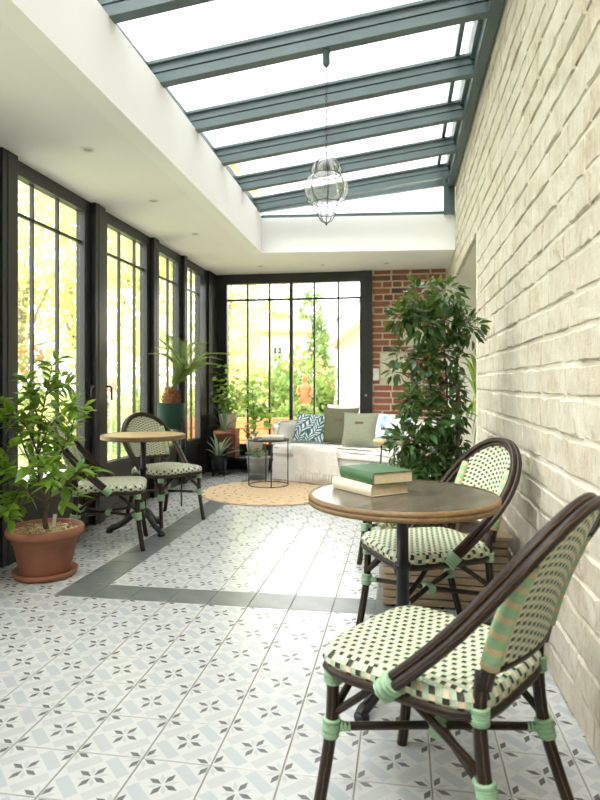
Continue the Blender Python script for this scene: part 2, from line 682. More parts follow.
def tag(o, label=None, cat=None, group=None, kind=None):
    if label:
        o['label'] = label
    if cat:
        o['category'] = cat
    if group:
        o['group'] = group
    if kind:
        o['kind'] = kind
    return o


def thing(name, label, cat, loc=(0, 0, 0), rz=0, group=None):
    o = link(name, None, None, loc, (0, 0, rz))
    return tag(o, label, cat, group)


def struct(o, label=None):
    return tag(o, label, None, None, 'structure')


def copy_tree(o, parent=None):
    c = o.copy()
    COL.objects.link(c)
    c.parent = parent
    for ch in [q for q in o.children]:
        copy_tree(ch, c)
    return c


def rbox(size, bev, seg=3, wob=0, seed=0, sub=0):
    """soft rounded box centred in x,y with its base at z = 0, as MB"""
    bm = bmesh.new()
    bmesh.ops.create_cube(bm, size=1)
    for v in bm.verts:
        v.co = Vector((v.co.x * size[0], v.co.y * size[1], (v.co.z + .5) * size[2]))
    if sub:
        bmesh.ops.subdivide_edges(bm, edges=list(bm.edges), cuts=sub, use_grid_fill=True)
    es = [e for e in bm.edges if len(e.link_faces) == 2 and e.calc_face_angle(0) > .5]
    bmesh.ops.bevel(bm, geom=es, offset=bev, segments=seg, profile=.5, affect='EDGES')
    if wob:
        rd = random.Random(seed)
        for v in bm.verts:
            v.co += Vector((rd.uniform(-wob, wob), rd.uniform(-wob, wob), rd.uniform(-wob, wob)))
    mb = MB()
    mb.add_bm(bm, None, 0, True)
    return mb


def bez(p0, p1, p2, n=8):
    p0, p1, p2 = Vector(p0), Vector(p1), Vector(p2)
    return [(p0 * (1 - t) ** 2 + p1 * 2 * t * (1 - t) + p2 * t * t) for t in [k / n for k in range(n + 1)]]


def catmull(P, n=6):
    P = [Vector(p) for p in P]
    Q = [P[0] * 2 - P[1]] + P + [P[-1] * 2 - P[-2]]
    out = []
    for i in range(1, len(Q) - 2):
        a, b, c, d = Q[i - 1], Q[i], Q[i + 1], Q[i + 2]
        for k in range(n):
            t = k / n
            out.append(.5 * ((2 * b) + (c - a) * t + (2 * a - 5 * b + 4 * c - d) * t * t + (3 * b - a - 3 * c + d) * t ** 3))
    out.append(P[-1])
    return out


# ================================================================== THE SETTING
XL, XR, YB, ZC = -2.5, .589, 8.1, 2.63
T = .21767
OX, OY = -1.00148, 1.79369

# ---- floor: every tile an object as far as they can be told apart
gm = MB()
gm.box((-2.62, -1.3, -.12), (2.1, 8.35, -.004))
floor = struct(gm.build('floor', 'grout'), 'patterned white and grey tile floor with a slate border strip')


def tile_mb(mb, x, y, t=T, z=0.0):
    g = .0019
    b = len(mb.v)
    ch = .0015
    for (e, zz) in ((g, z - ch - .003), (g, z - ch), (g + ch, z)):
        for (u, v) in ((0, 0), (1, 0), (1, 1), (0, 1)):
            mb.v.append(Vector((x + (e if u == 0 else t - e), y + (e if v == 0 else t - e), zz)))
    uv = ((0, 0), (1, 0), (1, 1), (0, 1))
    mb.face((b + 8, b + 9, b + 10, b + 11), uv)
    for k in range(4):
        k2 = (k + 1) % 4
        mb.face((b + k, b + k2, b + 4 + k2, b + 4 + k), (uv[k], uv[k2], uv[k2], uv[k]))
        mb.face((b + 4 + k, b + 4 + k2, b + 8 + k2, b + 8 + k), (uv[k], uv[k2], uv[k2], uv[k]))
    return mb


pat_mesh = tile_mb(MB(), 0, 0).mesh('tile', 'tile')
drk_mesh = tile_mb(MB(), 0, 0).mesh('border_tile', 'dark_tile')


def is_dark(i, j):
    if i == -4 and 6 <= j <= 24:
        return True
    if i == 4 and 6 <= j <= 24:
        return True
    return j in (6, 24) and -4 <= i <= 4


def px_of(X, Y, Z):
    d = -SY_ * X + CY_ * Y
    r = CY_ * X + SY_ * Y
    return (300 + F_PX * r / d, HY + F_PX * (H - Z) / d, d)


cells = []
for i in range(-8, 14):
    for j in range(-15, 31):
        x, y = OX + i * T, OY + j * T
        if x < -2.58 - T * .2 or x > (.589 if y < 5.0 else 1.9) or y > 8.05:
            continue
        vis = False
        if y > 1.2:
            px, py, d = px_of(x + T / 2, y + T / 2, 0)
            vis = -40 < px < 640 and py < 850
        cells.append((0 if vis else 1, y, i, j, x, y))
cells.sort()
rest = [MB(), MB()]
count = 0
for (nv, _, i, j, x, y) in cells:
    dk = is_dark(i, j)
    if nv == 0 and count < 300:
        link('border_tile' if dk else 'floor_tile', drk_mesh if dk else pat_mesh, floor, (x, y, 0))
        count += 1
    else:
        tile_mb(rest[1 if dk else 0], x, y)
tag(rest[0].build('distant_tiles', 'tile', floor), kind='stuff')
if rest[1].f:
    tag(rest[1].build('distant_border_tiles', 'dark_tile', floor), kind='stuff')

# ---- ceiling with the skylight well
cm = MB()
wl = [(-1.50, -.66), (-1.615, 6.84)]
wr = (.62, 7.04)
cm.prism([(-2.7, -1.5), (-1.50, -1.5), wl[0], wl[1], wr, (.62, 8.35), (-2.7, 8.35)], ZC, ZC + .12)
cm.prism([(-1.50, -1.5), (.62, -1.5), (.62, -.66), wl[0]], ZC, ZC + .12)
ceiling = struct(cm.build('ceiling', 'plaster'), 'white plastered ceiling around the skylight opening')
um = MB()
UT = 3.06
ZU = ZC - .002
um.hexa([(-1.56, -.6, ZU), (-1.44, -.6, ZU), (-1.555, 6.78, ZU), (-1.675, 6.78, ZU), (-1.56, -.6, UT), (-1.44, -.6, UT), (-1.555, 6.78, UT), (-1.675, 6.78, UT)])
um.hexa([(-1.675, 6.78, ZU), (.62, 6.98, ZU), (.62, 7.1, ZU), (-1.675, 6.9, ZU), (-1.675, 6.78, 3.02), (.62, 6.98, 3.02), (.62, 7.1, 3.02), (-1.675, 6.9, 3.02)])
um.box((-1.56, -.72, ZU), (.62, -.6, UT))
struct(um.build('trim_1', 'upstand'), 'white upstand walls of the skylight well')

# ---- right wall: pale stone blocks in courses
wm = MB()
wm.box((XR + .0035, -1.3, 0), (XR + .30, 5.02, 4.2))
wm.box((XR + .0035, 5.02, 2.38), (XR + .30, 8.35, 4.2))
wall_r = struct(wm.build('wall_right', 'lime_mortar'), 'whitewashed stone block wall on the right with a passage opening')


blocks = []
for q in range(10):
    # denser near the rims
    rd = random.Random(100 + q)
    mb = MB()
    us = [0, .025, .25, .5, .75, .975, 1]
    vs = [0, .07, .5, .93, 1]
    idx = {}
    for a, uu in enumerate(us):
        for b, vv in enumerate(vs):
            e = a in (0, 6) or b in (0, 4)
            x = .004 if e else -rd.uniform(.001, .006)
            idx[a, b] = len(mb.v)
            mb.v.append(Vector((x, min(1, max(0, uu + rd.uniform(-.012, .012))), vv + rd.uniform(-.045, .045))))
    for a in range(6):
        for b in range(4):
            mb.face((idx[a, b], idx[a, b + 1], idx[a + 1, b + 1], idx[a + 1, b]), None, 0, False)
    ring = [(a, 0) for a in range(6)] + [(6, b) for b in range(4)] + [(a, 4) for a in range(6, 0, -1)] + [(0, b) for b in range(4, 0, -1)]
    sk = []
    for r_ in ring:
        v = mb.v[idx[r_]]
        sk.append(len(mb.v))
        mb.v.append(Vector((v.x + .03, v.y, v.z)))
    for k in range(len(ring)):
        k2 = (k + 1) % len(ring)
        mb.face((idx[ring[k]], idx[ring[k2]], sk[k2], sk[k]), None, 0, False)
    blocks.append((mb, mb.mesh('stone_block', 'stone')))

rd = random.Random(5)
lay = []
z = .0
ci = 0
while z < 3.32:
    hgt = rd.uniform(.105, .14)
    y = .55 - rd.uniform(0, .3)
    top = min(z + hgt, 3.34)
    while y < (5.02 if top < 2.42 else 7.0):
        L = rd.uniform(.22, .46)
        lim = 5.02 if top < 2.42 else 7.0
        y2 = min(y + L, lim)
        if lim - y2 < .12:
            y2 = lim
        lay.append((y, y2, z, top))
        y = y2
    z += hgt
    ci += 1
vis = []
hid = []
for (y0, y1, z0, z1) in lay:
    ym = (y0 + y1) / 2
    px, py, d = px_of(XR, max(ym, .6), (z0 + z1) / 2)
    (vis if (d > 0 and px < 690 and -90 < py < 880) else hid).append((y0, y1, z0, z1))
vis.sort(key=lambda b: b[0])
farmb = MB()
for k, (y0, y1, z0, z1) in enumerate(vis):
    src, me = blocks[rd.randrange(10)]
    jx = rd.uniform(-.004, .004)
    loc = (XR + jx, y0 + .006, z0 + .006)
    sc = (1, y1 - y0 - .012, z1 - z0 - .012)
    if k < 300:
        link('stone_block', me, wall_r, loc, None, sc)
    else:
        b = len(farmb.v)
        farmb.v += [Vector((v.x * sc[0] + loc[0], v.y * sc[1] + loc[1], v.z * sc[2] + loc[2])) for v in src.v]
        for f in src.f:
            farmb.face([b + q for q in f], None, 0, False)
for (y0, y1, z0, z1) in hid:
    src, me = blocks[rd.randrange(10)]
    loc = (XR, y0 + .006, z0 + .006)
    sc = (1, y1 - y0 - .012, z1 - z0 - .012)
    b = len(farmb.v)
    farmb.v += [Vector((v.x * sc[0] + loc[0], v.y * sc[1] + loc[1], v.z * sc[2] + loc[2])) for v in src.v]
    for f in src.f:
        farmb.face([b + q for q in f], None, 0, False)
if farmb.f:
    tag(farmb.build('distant_stone_blocks', 'stone', wall_r), kind='stuff')
# smooth plaster return and soffit of the passage opening
pm = MB()
pm.box((XR + .301, 5.02, 2.36), (2.1, 8.35, 2.5))
pm.box((XR + .002, 5.02, 2.36), (XR + .301, 8.1, 2.38))
pm.box((XR - .004, 5.0, 0), (XR + .31, 5.035, 2.38))
pm.box((XR + .012, 6.95, 2.38), (XR + .02, 8.1, 2.66))
struct(pm.build('trim_2', 'cream_wall'), 'cream soffit and return of the passage opening in the stone wall')
rm = MB()
rm.box((XR - .03, 7.98, 0), (2.1, 8.2, 2.4))
rm.box((2.0, 5.0, 0), (2.1, 8.2, 2.4))
rm.box((XR + .30, 5.0, 0), (2.1, 5.035, 2.4))
struct(rm.build('wall_passage', 'cream_wall'), 'cream painted walls of the side passage')

# ---- wall behind the viewer
fm = MB()
fm.box((-2.7, -1.42, 0), (.9, -1.3, 2.75))
struct(fm.build('wall_front', 'plaster'), 'plain white wall behind the viewer')

# ---- back wall: red brick with pale stone inserts
bmx0, bmx1 = -.375, .56
wb = MB()
wb.box((bmx0 - .02, YB + .012, 0), (.62, YB + .25, ZC))
wall_b = struct(wb.build('wall_back', 'pale_mortar'), 'old red brick wall with pale stone inserts beside the garden window')
br = []
for q in range(4):
    r2 = random.Random(q)
    mb = MB()
    mb.cbox((0, 0, 0), (1, 1, 1), .06)
    for v in mb.v:
        v.x += r2.uniform(-.012, .012)
        v.z += r2.uniform(-.03, .03)
        v.y += r2.uniform(-.1, .1)
    br.append(mb.mesh('brick', 'red_brick'))
stones = [(-.265, .07, 1.21, 1.545), (.05, .33, 1.71, 1.87)]
ch_ = .084
zz = .06
rowk = 0
rd = random.Random(11)
while zz < ZC - .03:
    x = bmx0 + .005 - (0 if rowk % 2 else .11)
    while x < bmx1:
        L = rd.choice((.225, .215, .23, .11))
        x0, x1 = max(x, bmx0 + .004), min(x + L, bmx1)
        if x1 - x0 > .04:
            hgt = min(.063, ZC - zz - .004)
            skip = False
            for (a0, a1, c0, c1) in stones:
                if x1 > a0 and x0 < a1 and zz + hgt > c0 and zz < c1:
                    skip = True
                    if x0 < a0 - .05 and a0 - x0 > .05:
                        x1 = a0 - .012
                        skip = False
                    elif x1 > a1 + .05:
                        x0 = a1 + .012
                        skip = False
            if not skip and x1 - x0 > .03:
                link('brick', br[rd.randrange(4)], wall_b, (x0, YB + rd.uniform(-.003, .003), zz), None, (x1 - x0 - .001, .03, hgt))
        x += L + .02
    zz += ch_
    rowk += 1
for (a0, a1, c0, c1) in stones:
    mb = MB()
    mb.cbox((a0, YB - .004, c0 + .004), (a1, YB + .03, c1 - .004), .006)
    mb.build('stone_insert', 'pale_stone', wall_b)

# ---- glazing
def bar(mb, a, b):
    lo = [min(a[k], b[k]) for k in range(3)]
    hi = [max(a[k], b[k]) for k in range(3)]
    return mb.box(lo, hi)


def glazing_left(idx, y0, y1, bars, st0=.1, st1=.1, handle=None, label=''):
    o = thing('window_%d' % idx, label, None)
    struct(o)
    del_z = (.0, .47)
    MB().box((XL - .07, y0, 0), (XL, y0 + st0, ZC)).build('stile', 'frame', o)
    MB().box((XL - .07, y1 - st1, 0), (XL, y1, ZC)).build('stile', 'frame', o)
    MB().box((XL - .07, y0 + st0, 2.535), (XL, y1 - st1, ZC)).build('top_rail', 'frame', o)
    sp = MB()
    sp.box((XL - .06, y0 + st0, 0), (XL - .02, y1 - st1, .47))
    sp.box((XL - .07, y0 + st0, .40), (XL, y1 - st1, .47))
    sp.box((XL - .07, y0 + st0, 0), (XL, y1 - st1, .08))
    sp.build('sill_panel', 'frame', o)
    zs = [.47, 2.275, 2.535]
    MB().box((XL - .052, y0 + st0, 2.277), (XL - .028, y1 - st1, 2.298)).build('glazing_bar', 'frame', o)
    ys = [y0 + st0] + bars + [y1 - st1]
    for b in bars:
        MB().box((XL - .052, b - .009, .47), (XL - .028, b + .009, 2.535)).build('glazing_bar', 'frame', o)
    for k in range(len(ys) - 1):
        for (z0, z1) in ((.47, 2.275), (2.30, 2.535)):
            MB().box((XL - .042, ys[k] + .004, z0), (XL - .038, ys[k + 1] - .004, z1)).build('pane', 'glass', o)
    if handle:
        hy, dr = handle
        hm = MB()
        hm.cbox((XL, hy - .016, 1.02), (XL + .01, hy + .016, 1.17), .004)
        hm.tube([(XL + .01, hy, 1.13), (XL + .05, hy, 1.13)], .009)
        hm.tube([(XL + .05, hy, 1.13), (XL + .052, hy + dr * .03, 1.12), (XL + .052, hy + dr * .035, 1.01)], .009)
        hm.build('handle', 'black_metal', o)
    return o


glazing_left(1, 3.52, 4.69, [3.94, 4.26], .1, .1, (4.64, -1), 'tall dark framed glass door with small top panes beside the potted tree')
glazing_left(2, 4.86, 5.90, [5.283, 5.608], .12, .09, (4.92, 1), 'tall dark framed glass door with lever handle behind the small table')
glazing_left(3, 6.03, 6.79, [6.47], .1, .09, None, 'narrow dark framed window behind the palm')
glazing_left(4, 6.87, 7.75, [7.24], .1, .28, None, 'narrow dark framed window nearest the garden corner')
glazing_left(5, 1.75, 2.9, [2.13, 2.5], .1, .1, None, 'dark framed glass door beyond the left edge')
glazing_left(6, .3, 1.6, [.74, 1.16], .1, .1, None, 'dark framed glass door further along the glazed side')
pk = 3
for (y0, y1, pr) in ((3.50, 3.66, .045), (4.69, 4.86, .045), (5.90, 6.03, .045), (6.79, 6.87, .045), (7.75, 8.12, .03), (1.6, 1.75, .045)):
    mb = MB()
    mb.cbox((XL - .09, y0, 0), (XL + pr, y1, ZC), .004)
    mb.box((XL + pr, y0 + .05, 0), (XL + pr + .004, y0 + .056, ZC))
    struct(mb.build('trim_%d' % pk, 'frame'), 'anthracite post between the glazed bays of the left side')
    pk += 1
mb = MB()
mb.box((XL - .07, 2.9, 0), (XL, 3.5, ZC))
mb.box((XL, 3.0, .12), (XL + .006, 3.45, 2.2))
mb.box((XL, 3.0, 2.26), (XL + .006, 3.45, 2.55))
mb.box((XL - .09, -1.3, 0), (XL, .3, ZC))
struct(mb.build('wall_left', 'frame'), 'anthracite metal panels of the glazed left side')

# back window: two leaves, six columns
wbk = thing('window_7', 'wide dark framed garden window with six tall columns of glass above the sofa', None)
struct(wbk)
gx = [-2.335, -2.055, -1.752, -1.452, -1.142, -.823, -.535]
YG = YB + .06
MB().box((-2.57, YB, 0), (gx[0], YB + .1, ZC)).build('stile', 'frame', wbk)
mb = MB()
mb.box((gx[6], YB - .02, 0), (-.375, YB + .1, ZC))
mb.box((gx[6] + .05, YB - .026, 0), (gx[6] + .056, YB - .02, ZC))
mb.build('stile', 'frame', wbk)
MB().box((gx[0], YB, 2.50), (gx[6], YB + .1, ZC)).build('top_rail', 'frame', wbk)
MB().box((gx[0], YB, .0), (gx[6], YB + .1, .34)).build('bottom_rail', 'frame', wbk)
MB().box((gx[0], YB + .03, 2.275), (gx[6], YB + .08, 2.30)).build('glazing_bar', 'frame', wbk)
for k in range(1, 6):
    w = .022 if k == 3 else .011
    MB().box((gx[k] - w, YB + (.01 if k == 3 else .03), .34), (gx[k] + w, YB + .08, 2.50)).build('mullion' if k == 3 else 'glazing_bar', 'frame', wbk)
for k in range(6):
    for (z0, z1) in ((.34, 2.275), (2.30, 2.50)):
        MB().box((gx[k] + .004, YG - .002, z0), (gx[k + 1] - .004, YG + .002, z1)).build('pane', 'glass', wbk)
lk = MB()
lk.lathe([(.0, 0), (.014, 0), (.014, .012), (0, .014)], 12, mat=Matrix.Translation((-.455, YB - .02, 1.0)) @ Matrix.Rotation(PI / 2, 4, 'X'))
lk.build('lock', 'steel', wbk)

# ---- skylight: rafters, panes, wall plate
sky = thing('window_8', 'sloping glass skylight carried on blue grey metal rafters', None)
struct(sky)


def roof_z(x, base):
    return base + (x + 1.5) / 2.0 * .255


for k, yr in enumerate((.15, .87, 1.59, 2.31, 3.03, 3.74, 4.46, 5.17, 5.90, 6.60)):
    mb = MB()
    x0, x1 = -1.66, .5

    def pr(w, zb, zt, yc=yr):
        a, b = roof_z(x0, zb), roof_z(x1, zb)
        c, d = roof_z(x0, zt), roof_z(x1, zt)
        mb.hexa([(x0, yc - w, a), (x1, yc - w, b), (x1, yc + w, b), (x0, yc + w, a), (x0, yc - w, c), (x1, yc - w, d), (x1, yc + w, d), (x0, yc + w, c)])
    pr(.036, 3.055, 3.115)
    pr(.030, 3.115, 3.121)
    pr(.042, 3.121, 3.172)
    pr(.060, 3.172, 3.19)
    mb.build('rafter', 'rafter', sky)
yrs = (.15, .87, 1.59, 2.31, 3.03, 3.74, 4.46, 5.17, 5.90, 6.60, 6.95)
for k in range(len(yrs) - 1):
    mb = MB()
    y0, y1 = yrs[k] + .02, yrs[k + 1] - .02
    xa, xb = -1.64, .49
    za, zb = roof_z(xa, 3.195), roof_z(xb, 3.195)
    mb.hexa([(xa, y0, za), (xb, y0, zb), (xb, y1, zb), (xa, y1, za), (xa, y0, za + .012), (xb, y0, zb + .012), (xb, y1, zb + .012), (xa, y1, za + .012)])
    mb.build('pane', 'roof_glass', sky)
mb = MB()
mb.box((.50, -.6, 3.31), (.576, 7.0, 3.40))
mb.box((.47, -.6, 3.405), (.576, 7.0, 3.52))
mb.box((.515, -.6, 3.304), (.521, 7.0, 3.312))
mb.build('wall_plate', 'rafter', sky)
z1_, z2_ = roof_z(.37, 3.19), roof_z(.40, 3.19)
MB().hexa([(.37, -.6, z1_), (.40, -.6, z2_), (.40, 7.0, z2_), (.37, 7.0, z1_), (.37, -.6, z1_ + .05), (.40, -.6, z2_ + .05), (.40, 7.0, z2_ + .05), (.37, 7.0, z1_ + .05)]).build('glazing_bar', 'rafter', sky)
mb = MB()
mb.hexa([(-1.66, -.65, 3.06), (-1.57, -.65, 3.06), (-1.585, 6.9, 3.06), (-1.66, 6.9, 3.06), (-1.66, -.65, 3.18), (-1.57, -.65, 3.18), (-1.585, 6.9, 3.18), (-1.66, 6.9, 3.18)])
mb.build('eaves_beam', 'rafter', sky)
# gable glazing at the far end
gb = MB()
gb.hexa([(-1.66, 6.80, 3.015), (.50, 6.97, 3.015), (.50, 7.03, 3.015), (-1.66, 6.86, 3.015), (-1.66, 6.80, 3.06), (.50, 6.97, 3.06), (.50, 7.03, 3.06), (-1.66, 6.86, 3.06)])
gb.box((.46, 6.94, 3.015), (.58, 7.04, 3.45))
gb.hexa([(-1.66, 6.80, 3.08), (.50, 6.97, 3.345), (.50, 7.03, 3.345), (-1.66, 6.86, 3.08), (-1.66, 6.80, 3.19), (.50, 6.97, 3.45), (.50, 7.03, 3.45), (-1.66, 6.86, 3.19)])
gb.build('gable_frame', 'rafter', sky)
gb = MB()
gb.hexa([(-1.5, 6.84, 3.06), (.46, 7.0, 3.06), (.46, 7.005, 3.06), (-1.5, 6.845, 3.06), (-1.5, 6.84, 3.10), (.46, 7.0, 3.345), (.46, 7.005, 3.345), (-1.5, 6.845, 3.10)])
gb.build('pane', 'roof_glass', sky)

# ---- recessed spotlights, switch
for (x, y, where, g) in [(-1.95, 3.62, 'above the potted citrus tree', 0), (-1.975, 4.72, 'above the tan bistro table', 0), (-2.0, 5.82, 'above the palm', 0),
                         (-1.74, 7.55, 'above the plant bench corner', 1), (-.96, 7.6, 'above the middle of the sofa', 1), (-.18, 7.62, 'before the red brick wall', 1)]:
    t = thing('ceiling_spotlight', 'small round recessed ceiling spotlight ' + where, 'spotlight', (x, y, ZC), 0, 'recessed ceiling spots')
    MB().lathe([(.028, .0), (.03, -.006), (.04, -.007), (.043, -.003), (.043, .0)], 24).build('trim_ring', 'white_plastic', t)
    MB().lathe([(0, -.0045), (.029, -.0045)], 20, smooth=False).build('lens', simple('frosted_lens', (.42, .42, .40), .6), t)
t = thing('light_switch', 'white double light switch plate on the red brick wall', 'switch', (-.322, YB - .004, 1.27))
mb = MB()
mb.cbox((-.04, -.012, -.075), (.04, 0, .085), .004)
mb.build('plate', 'white_plastic', t)
for zc in (-.035, .045):
    MB().cbox((-.025, -.018, zc - .028), (.025, -.012, zc + .028), .003).build('rocker', 'white_plastic', t)

# ================================================================== BISTRO CHAIRS
def wrapped(mb, p0, p1, r, n=6, ridge=.0025):
    """binding: ridged sleeve between two points"""
    p0, p1 = Vector(p0), Vector(p1)
    pts, rr = [], []
    m = n * 2
    for k in range(m + 1):
        pts.append(p0.lerp(p1, k / m))
        rr.append(r - (ridge if k % 2 == 0 else 0))
    mb.tube(pts, rr, 10)


CELL = .0122


def make_chair(label, group=None):
    """faces -Y, seat centre at the origin, feet on z = 0"""
    c = thing('bistro_chair', label, 'chair', group=group)
    R = .0155
    SW, SD = .213, .222
    # seat cushion of woven strands: rounded square, domed rim
    def outline(a, k=1.0):
        ca, sa = math.cos(a), math.sin(a)
        e = 5.5
        r = (abs(ca) ** e + abs(sa) ** e) ** (-1 / e)
        x, y = r * ca, r * sa
        w = SW * (1.0 - .06 * y)
        return x * w * k, y * SD * k - .018
    mb = MB()
    prof = [(0, .455), (.25, .455), (.5, .457), (.75, .459), (.88, .458), (.95, .452), (.99, .440), (1.0, .428), (.985, .416), (.95, .412)]
    seg = 56
    b = len(mb.v)
    acc = 0
    vv = []
    for i, (k, zz) in enumerate(prof):
        for s in range(seg):
            x, y = outline(2 * PI * s / seg, max(k, .001))
            mb.v.append(Vector((x, y, zz)))
    per = 2 * PI * .22
    for i in range(len(prof) - 1):
        for s in range(seg):
            s2 = (s + 1) % seg
            q = [(i, s), (i, s2), (i + 1, s2), (i + 1, s)]
            if i < 5:
                uv = [((mb.v[b + a * seg + t].x) / CELL + 50, (mb.v[b + a * seg + t].y) / CELL + 50) for a, t in q]
            else:
                hh = [(p[1]) for p in prof]
                uv = [((s if t == s else s + 1) / seg * 112 + .3, (hh[5] - prof[a][1] + (.004 if a > 8 else 0)) / CELL * .8) for a, t in q]
            mb.face([b + a * seg + t for a, t in q], uv, 0, True)
    seat = mb.build('seat', 'weave', c)
    # seat frame ring
    mb = MB()
    ring = []
    for s in range(40):
        x, y = outline(2 * PI * s / 40, .95)
        ring.append((x, y, .402))
    mb.tube(ring, .0145, 8, closed=True)
    mb.build('seat_frame', 'rattan', c)
    # legs
    legs = {}
    for sx in (-1, 1):
        fl = catmull([(sx * .178, -.195, .41), (sx * .180, -.200, .24), (sx * .192, -.222, .06), (sx * .197, -.232, 0)], 4)
        o = MB().tube(fl, R, 10).build('leg', 'rattan', c)
        legs['f', sx] = fl
        bl = catmull([(sx * .162, .185, .50), (sx * .163, .180, .40), (sx * .166, .196, .24), (sx * .180, .250, .05), (sx * .183, .268, 0)], 4)
        o = MB().tube(bl, R, 10).build('leg', 'rattan', c)
        legs['b', sx] = bl
    # bindings
    def pt(L, z):
        for a, b2 in zip(L, L[1:]):
            lo, hi = sorted((a.z, b2.z))
            if lo <= z <= hi:
                t = (z - a.z) / (b2.z - a.z)
                return a.lerp(b2, t)
        return L[0]
    for (kk, sx), L in legs.items():
        q = pt(L, .238)
        if kk == 'f':
            ends = (pt(L, .412), pt(L, .355), R + .008, 7)
        else:
            ends = (pt(L, .425), pt(L, .385), R + .007, 5)
        for e_ in ((pt(L, .262), pt(L, .212), R + .008, 6), ends, (q, q.lerp(Vector((0, 0, .235)), .18), .0135, 5)):
            mb = MB()
            wrapped(mb, *e_)
            mb.build('binding', 'wrap', c)
    # crossed stretchers
    for sx in (-1, 1):
        a, b2 = pt(legs['f', sx], .238), pt(legs['b', -sx], .238)
        mid = a.lerp(b2, .5) + Vector((0, 0, .004 * sx))
        MB().tube([a, mid, b2], .011, 8).build('stretcher', 'rattan', c)
    mb = MB()
    wrapped(mb, (-.03, 0, .236), (.03, 0, .236), .024, 6, .004)
    mb.build('binding', 'wrap', c)
    # curved braces from legs up to the seat frame
    for sx in (-1, 1):
        a = pt(legs['f', sx], .27)
        MB().tube(bez(a, (sx * .17, -.10, .36), (sx * .12, -.06, .40), 6), .010, 8).build('brace', 'rattan', c)
        MB().tube(bez(a, (sx * .10, -.185, .36), (sx * .03, -.185, .40), 6), .010, 8).build('brace', 'rattan', c)
        a = pt(legs['b', sx], .27)
        MB().tube(bez(a, (sx * .18, .08, .36), (sx * .185, .02, .40), 6), .010, 8).build('brace', 'rattan', c)
    # arched back hoop: a bundle of three canes
    def hoop(t):
        """t 0..1 from one foot over the top to the other; returns point in the inclined plane"""
        # inclined plane coordinates: s up the slope, x across
        A = Vector((0, -.02, .405))
        B = Vector((0, .365, .885))
        S = .50
        L = (B - A).length
        if t < .30 or t > .70:
            k = (t if t < .5 else 1 - t) / .30
            s = k * S
            x = .215 + .022 * math.sin(k * PI / 2)
            x = -x if t < .5 else x
        else:
            a = (t - .30) / .40 * PI
            x = -math.cos(a) * .237
            s = S + math.sin(a) * (1 - S)
        p = A.lerp(B, s)
        # slight concave bow
        p += Vector((0, .020, -.015)) * math.sin(s * PI)
        return Vector((x, p.y, p.z)), s
    nrm = Vector((0, -(.885 - .405), (.365 + .02))).normalized()
    N_ = 48
    base = [hoop(k / N_)[0] for k in range(N_ + 1)]
    hoop_o = None
    for (oi, on) in ((0, 0), (-.021, .003), (-.010, .020)):
        pts = []
        for k in range(N_ + 1):
            tg = (base[min(k + 1, N_)] - base[max(k - 1, 0)]).normalized()
            inn = tg.cross(nrm).normalized()
            pts.append(base[k] - inn * oi * 1.0 + nrm * on)
        MB().tube(pts, .0125, 8).build('back_hoop', 'rattan', c)
    for sx in (0, 1):
        p0, p1 = (base[0], base[2]) if sx == 0 else (base[-1], base[-3])
        d = (p1 - p0).normalized()
        mid = (p0 + p1) / 2
        sg = -1 if sx == 0 else 1
        q0 = p0 + Vector((-sg * .010, 0, 0)) + nrm * .006
        mb = MB()
        wrapped(mb, q0 - d * .008, q0 + d * .044, .031, 6, .004)
        mb.build('binding', 'wrap', c)
    # back uprights, upper half bound in green and peach
    A0, B0 = Vector((0, .185, .47)), Vector((0, .285, .78))
    def back_pt(x, k):
        p = A0.lerp(B0, k)
        bow = .03 * (1 - (x / .18) ** 2)
        return Vector((x, p.y + bow - .01 * math.sin(k * PI), p.z))
    for sx in (-1, 1):
        pts = [back_pt(sx * .163, k / 8) for k in range(9)]
        MB().tube(pts, .0165, 10).build('back_upright', 'rattan', c)
        pts = [back_pt(sx * .163, .16 + k * .10) for k in range(9)]
        MB().tube(pts, .021, 12).build('binding', 'wrap2', c)
    # lower back rail
    MB().tube([back_pt(-.163 + .326 * k / 8, .14) for k in range(9)], .014, 8).build('back_rail', 'rattan', c)
    # woven back panel, rounded top
    mb = MB()
    def panel(off):
        def fn(u, v):
            # top edge follows the hoop
            k = .16 + v * 1.0
            kk = k
            w = .168
            topk = 1.0
            x = (u - .5) * 2 * w
            edge = .74 + .55 * math.sqrt(max(0, 1 - (x / .215) ** 2))
            kk = .15 + v * (edge - .15)
            p = back_pt(x, kk)
            return Vector((p.x, p.y + off, p.z))
        return fn
    def uvf(u, v):
        return (u * .34 / CELL, v * .40 / CELL)
    mb.grid(panel(-.006), 16, 14, uvfn=uvf)
    nfr = len(mb.f)
    mb.grid(panel(.010), 16, 14, uvfn=uvf)
    for q in range(nfr, len(mb.f)):
        mb.f[q] = tuple(reversed(mb.f[q]))
        mb.uv[q] = tuple(reversed(mb.uv[q]))
    # close the rim
    rim = [(i, 0) for i in range(16)] + [(16, j) for j in range(14)] + [(i, 14) for i in range(16, 0, -1)] + [(0, j) for j in range(14, 0, -1)]
    gi = lambda q, o: o + q[1] * 17 + q[0]
    for k in range(len(rim)):
        a, b2 = rim[k], rim[(k + 1) % len(rim)]
        mb.face((gi(a, 0), gi(b2, 0), gi(b2, 17 * 15), gi(a, 17 * 15)), None)
    mb.build('backrest', 'weave', c)
    return c


def face_dir(fx, fy):
    """rotation about z that turns -Y to (fx, fy)"""
    return math.atan2(fx, -fy)


def set_chair(c, front, fdir):
    """put a chair so that the middle of its front feet is at `front`"""
    f = Vector((fdir[0], fdir[1])).normalized()
    c.location = (front[0] - f.x * .25, front[1] - f.y * .25, 0)
    c.scale = (1.08, 1.08, 1.0)
    c.rotation_euler = (0, 0, face_dir(f.x, f.y))


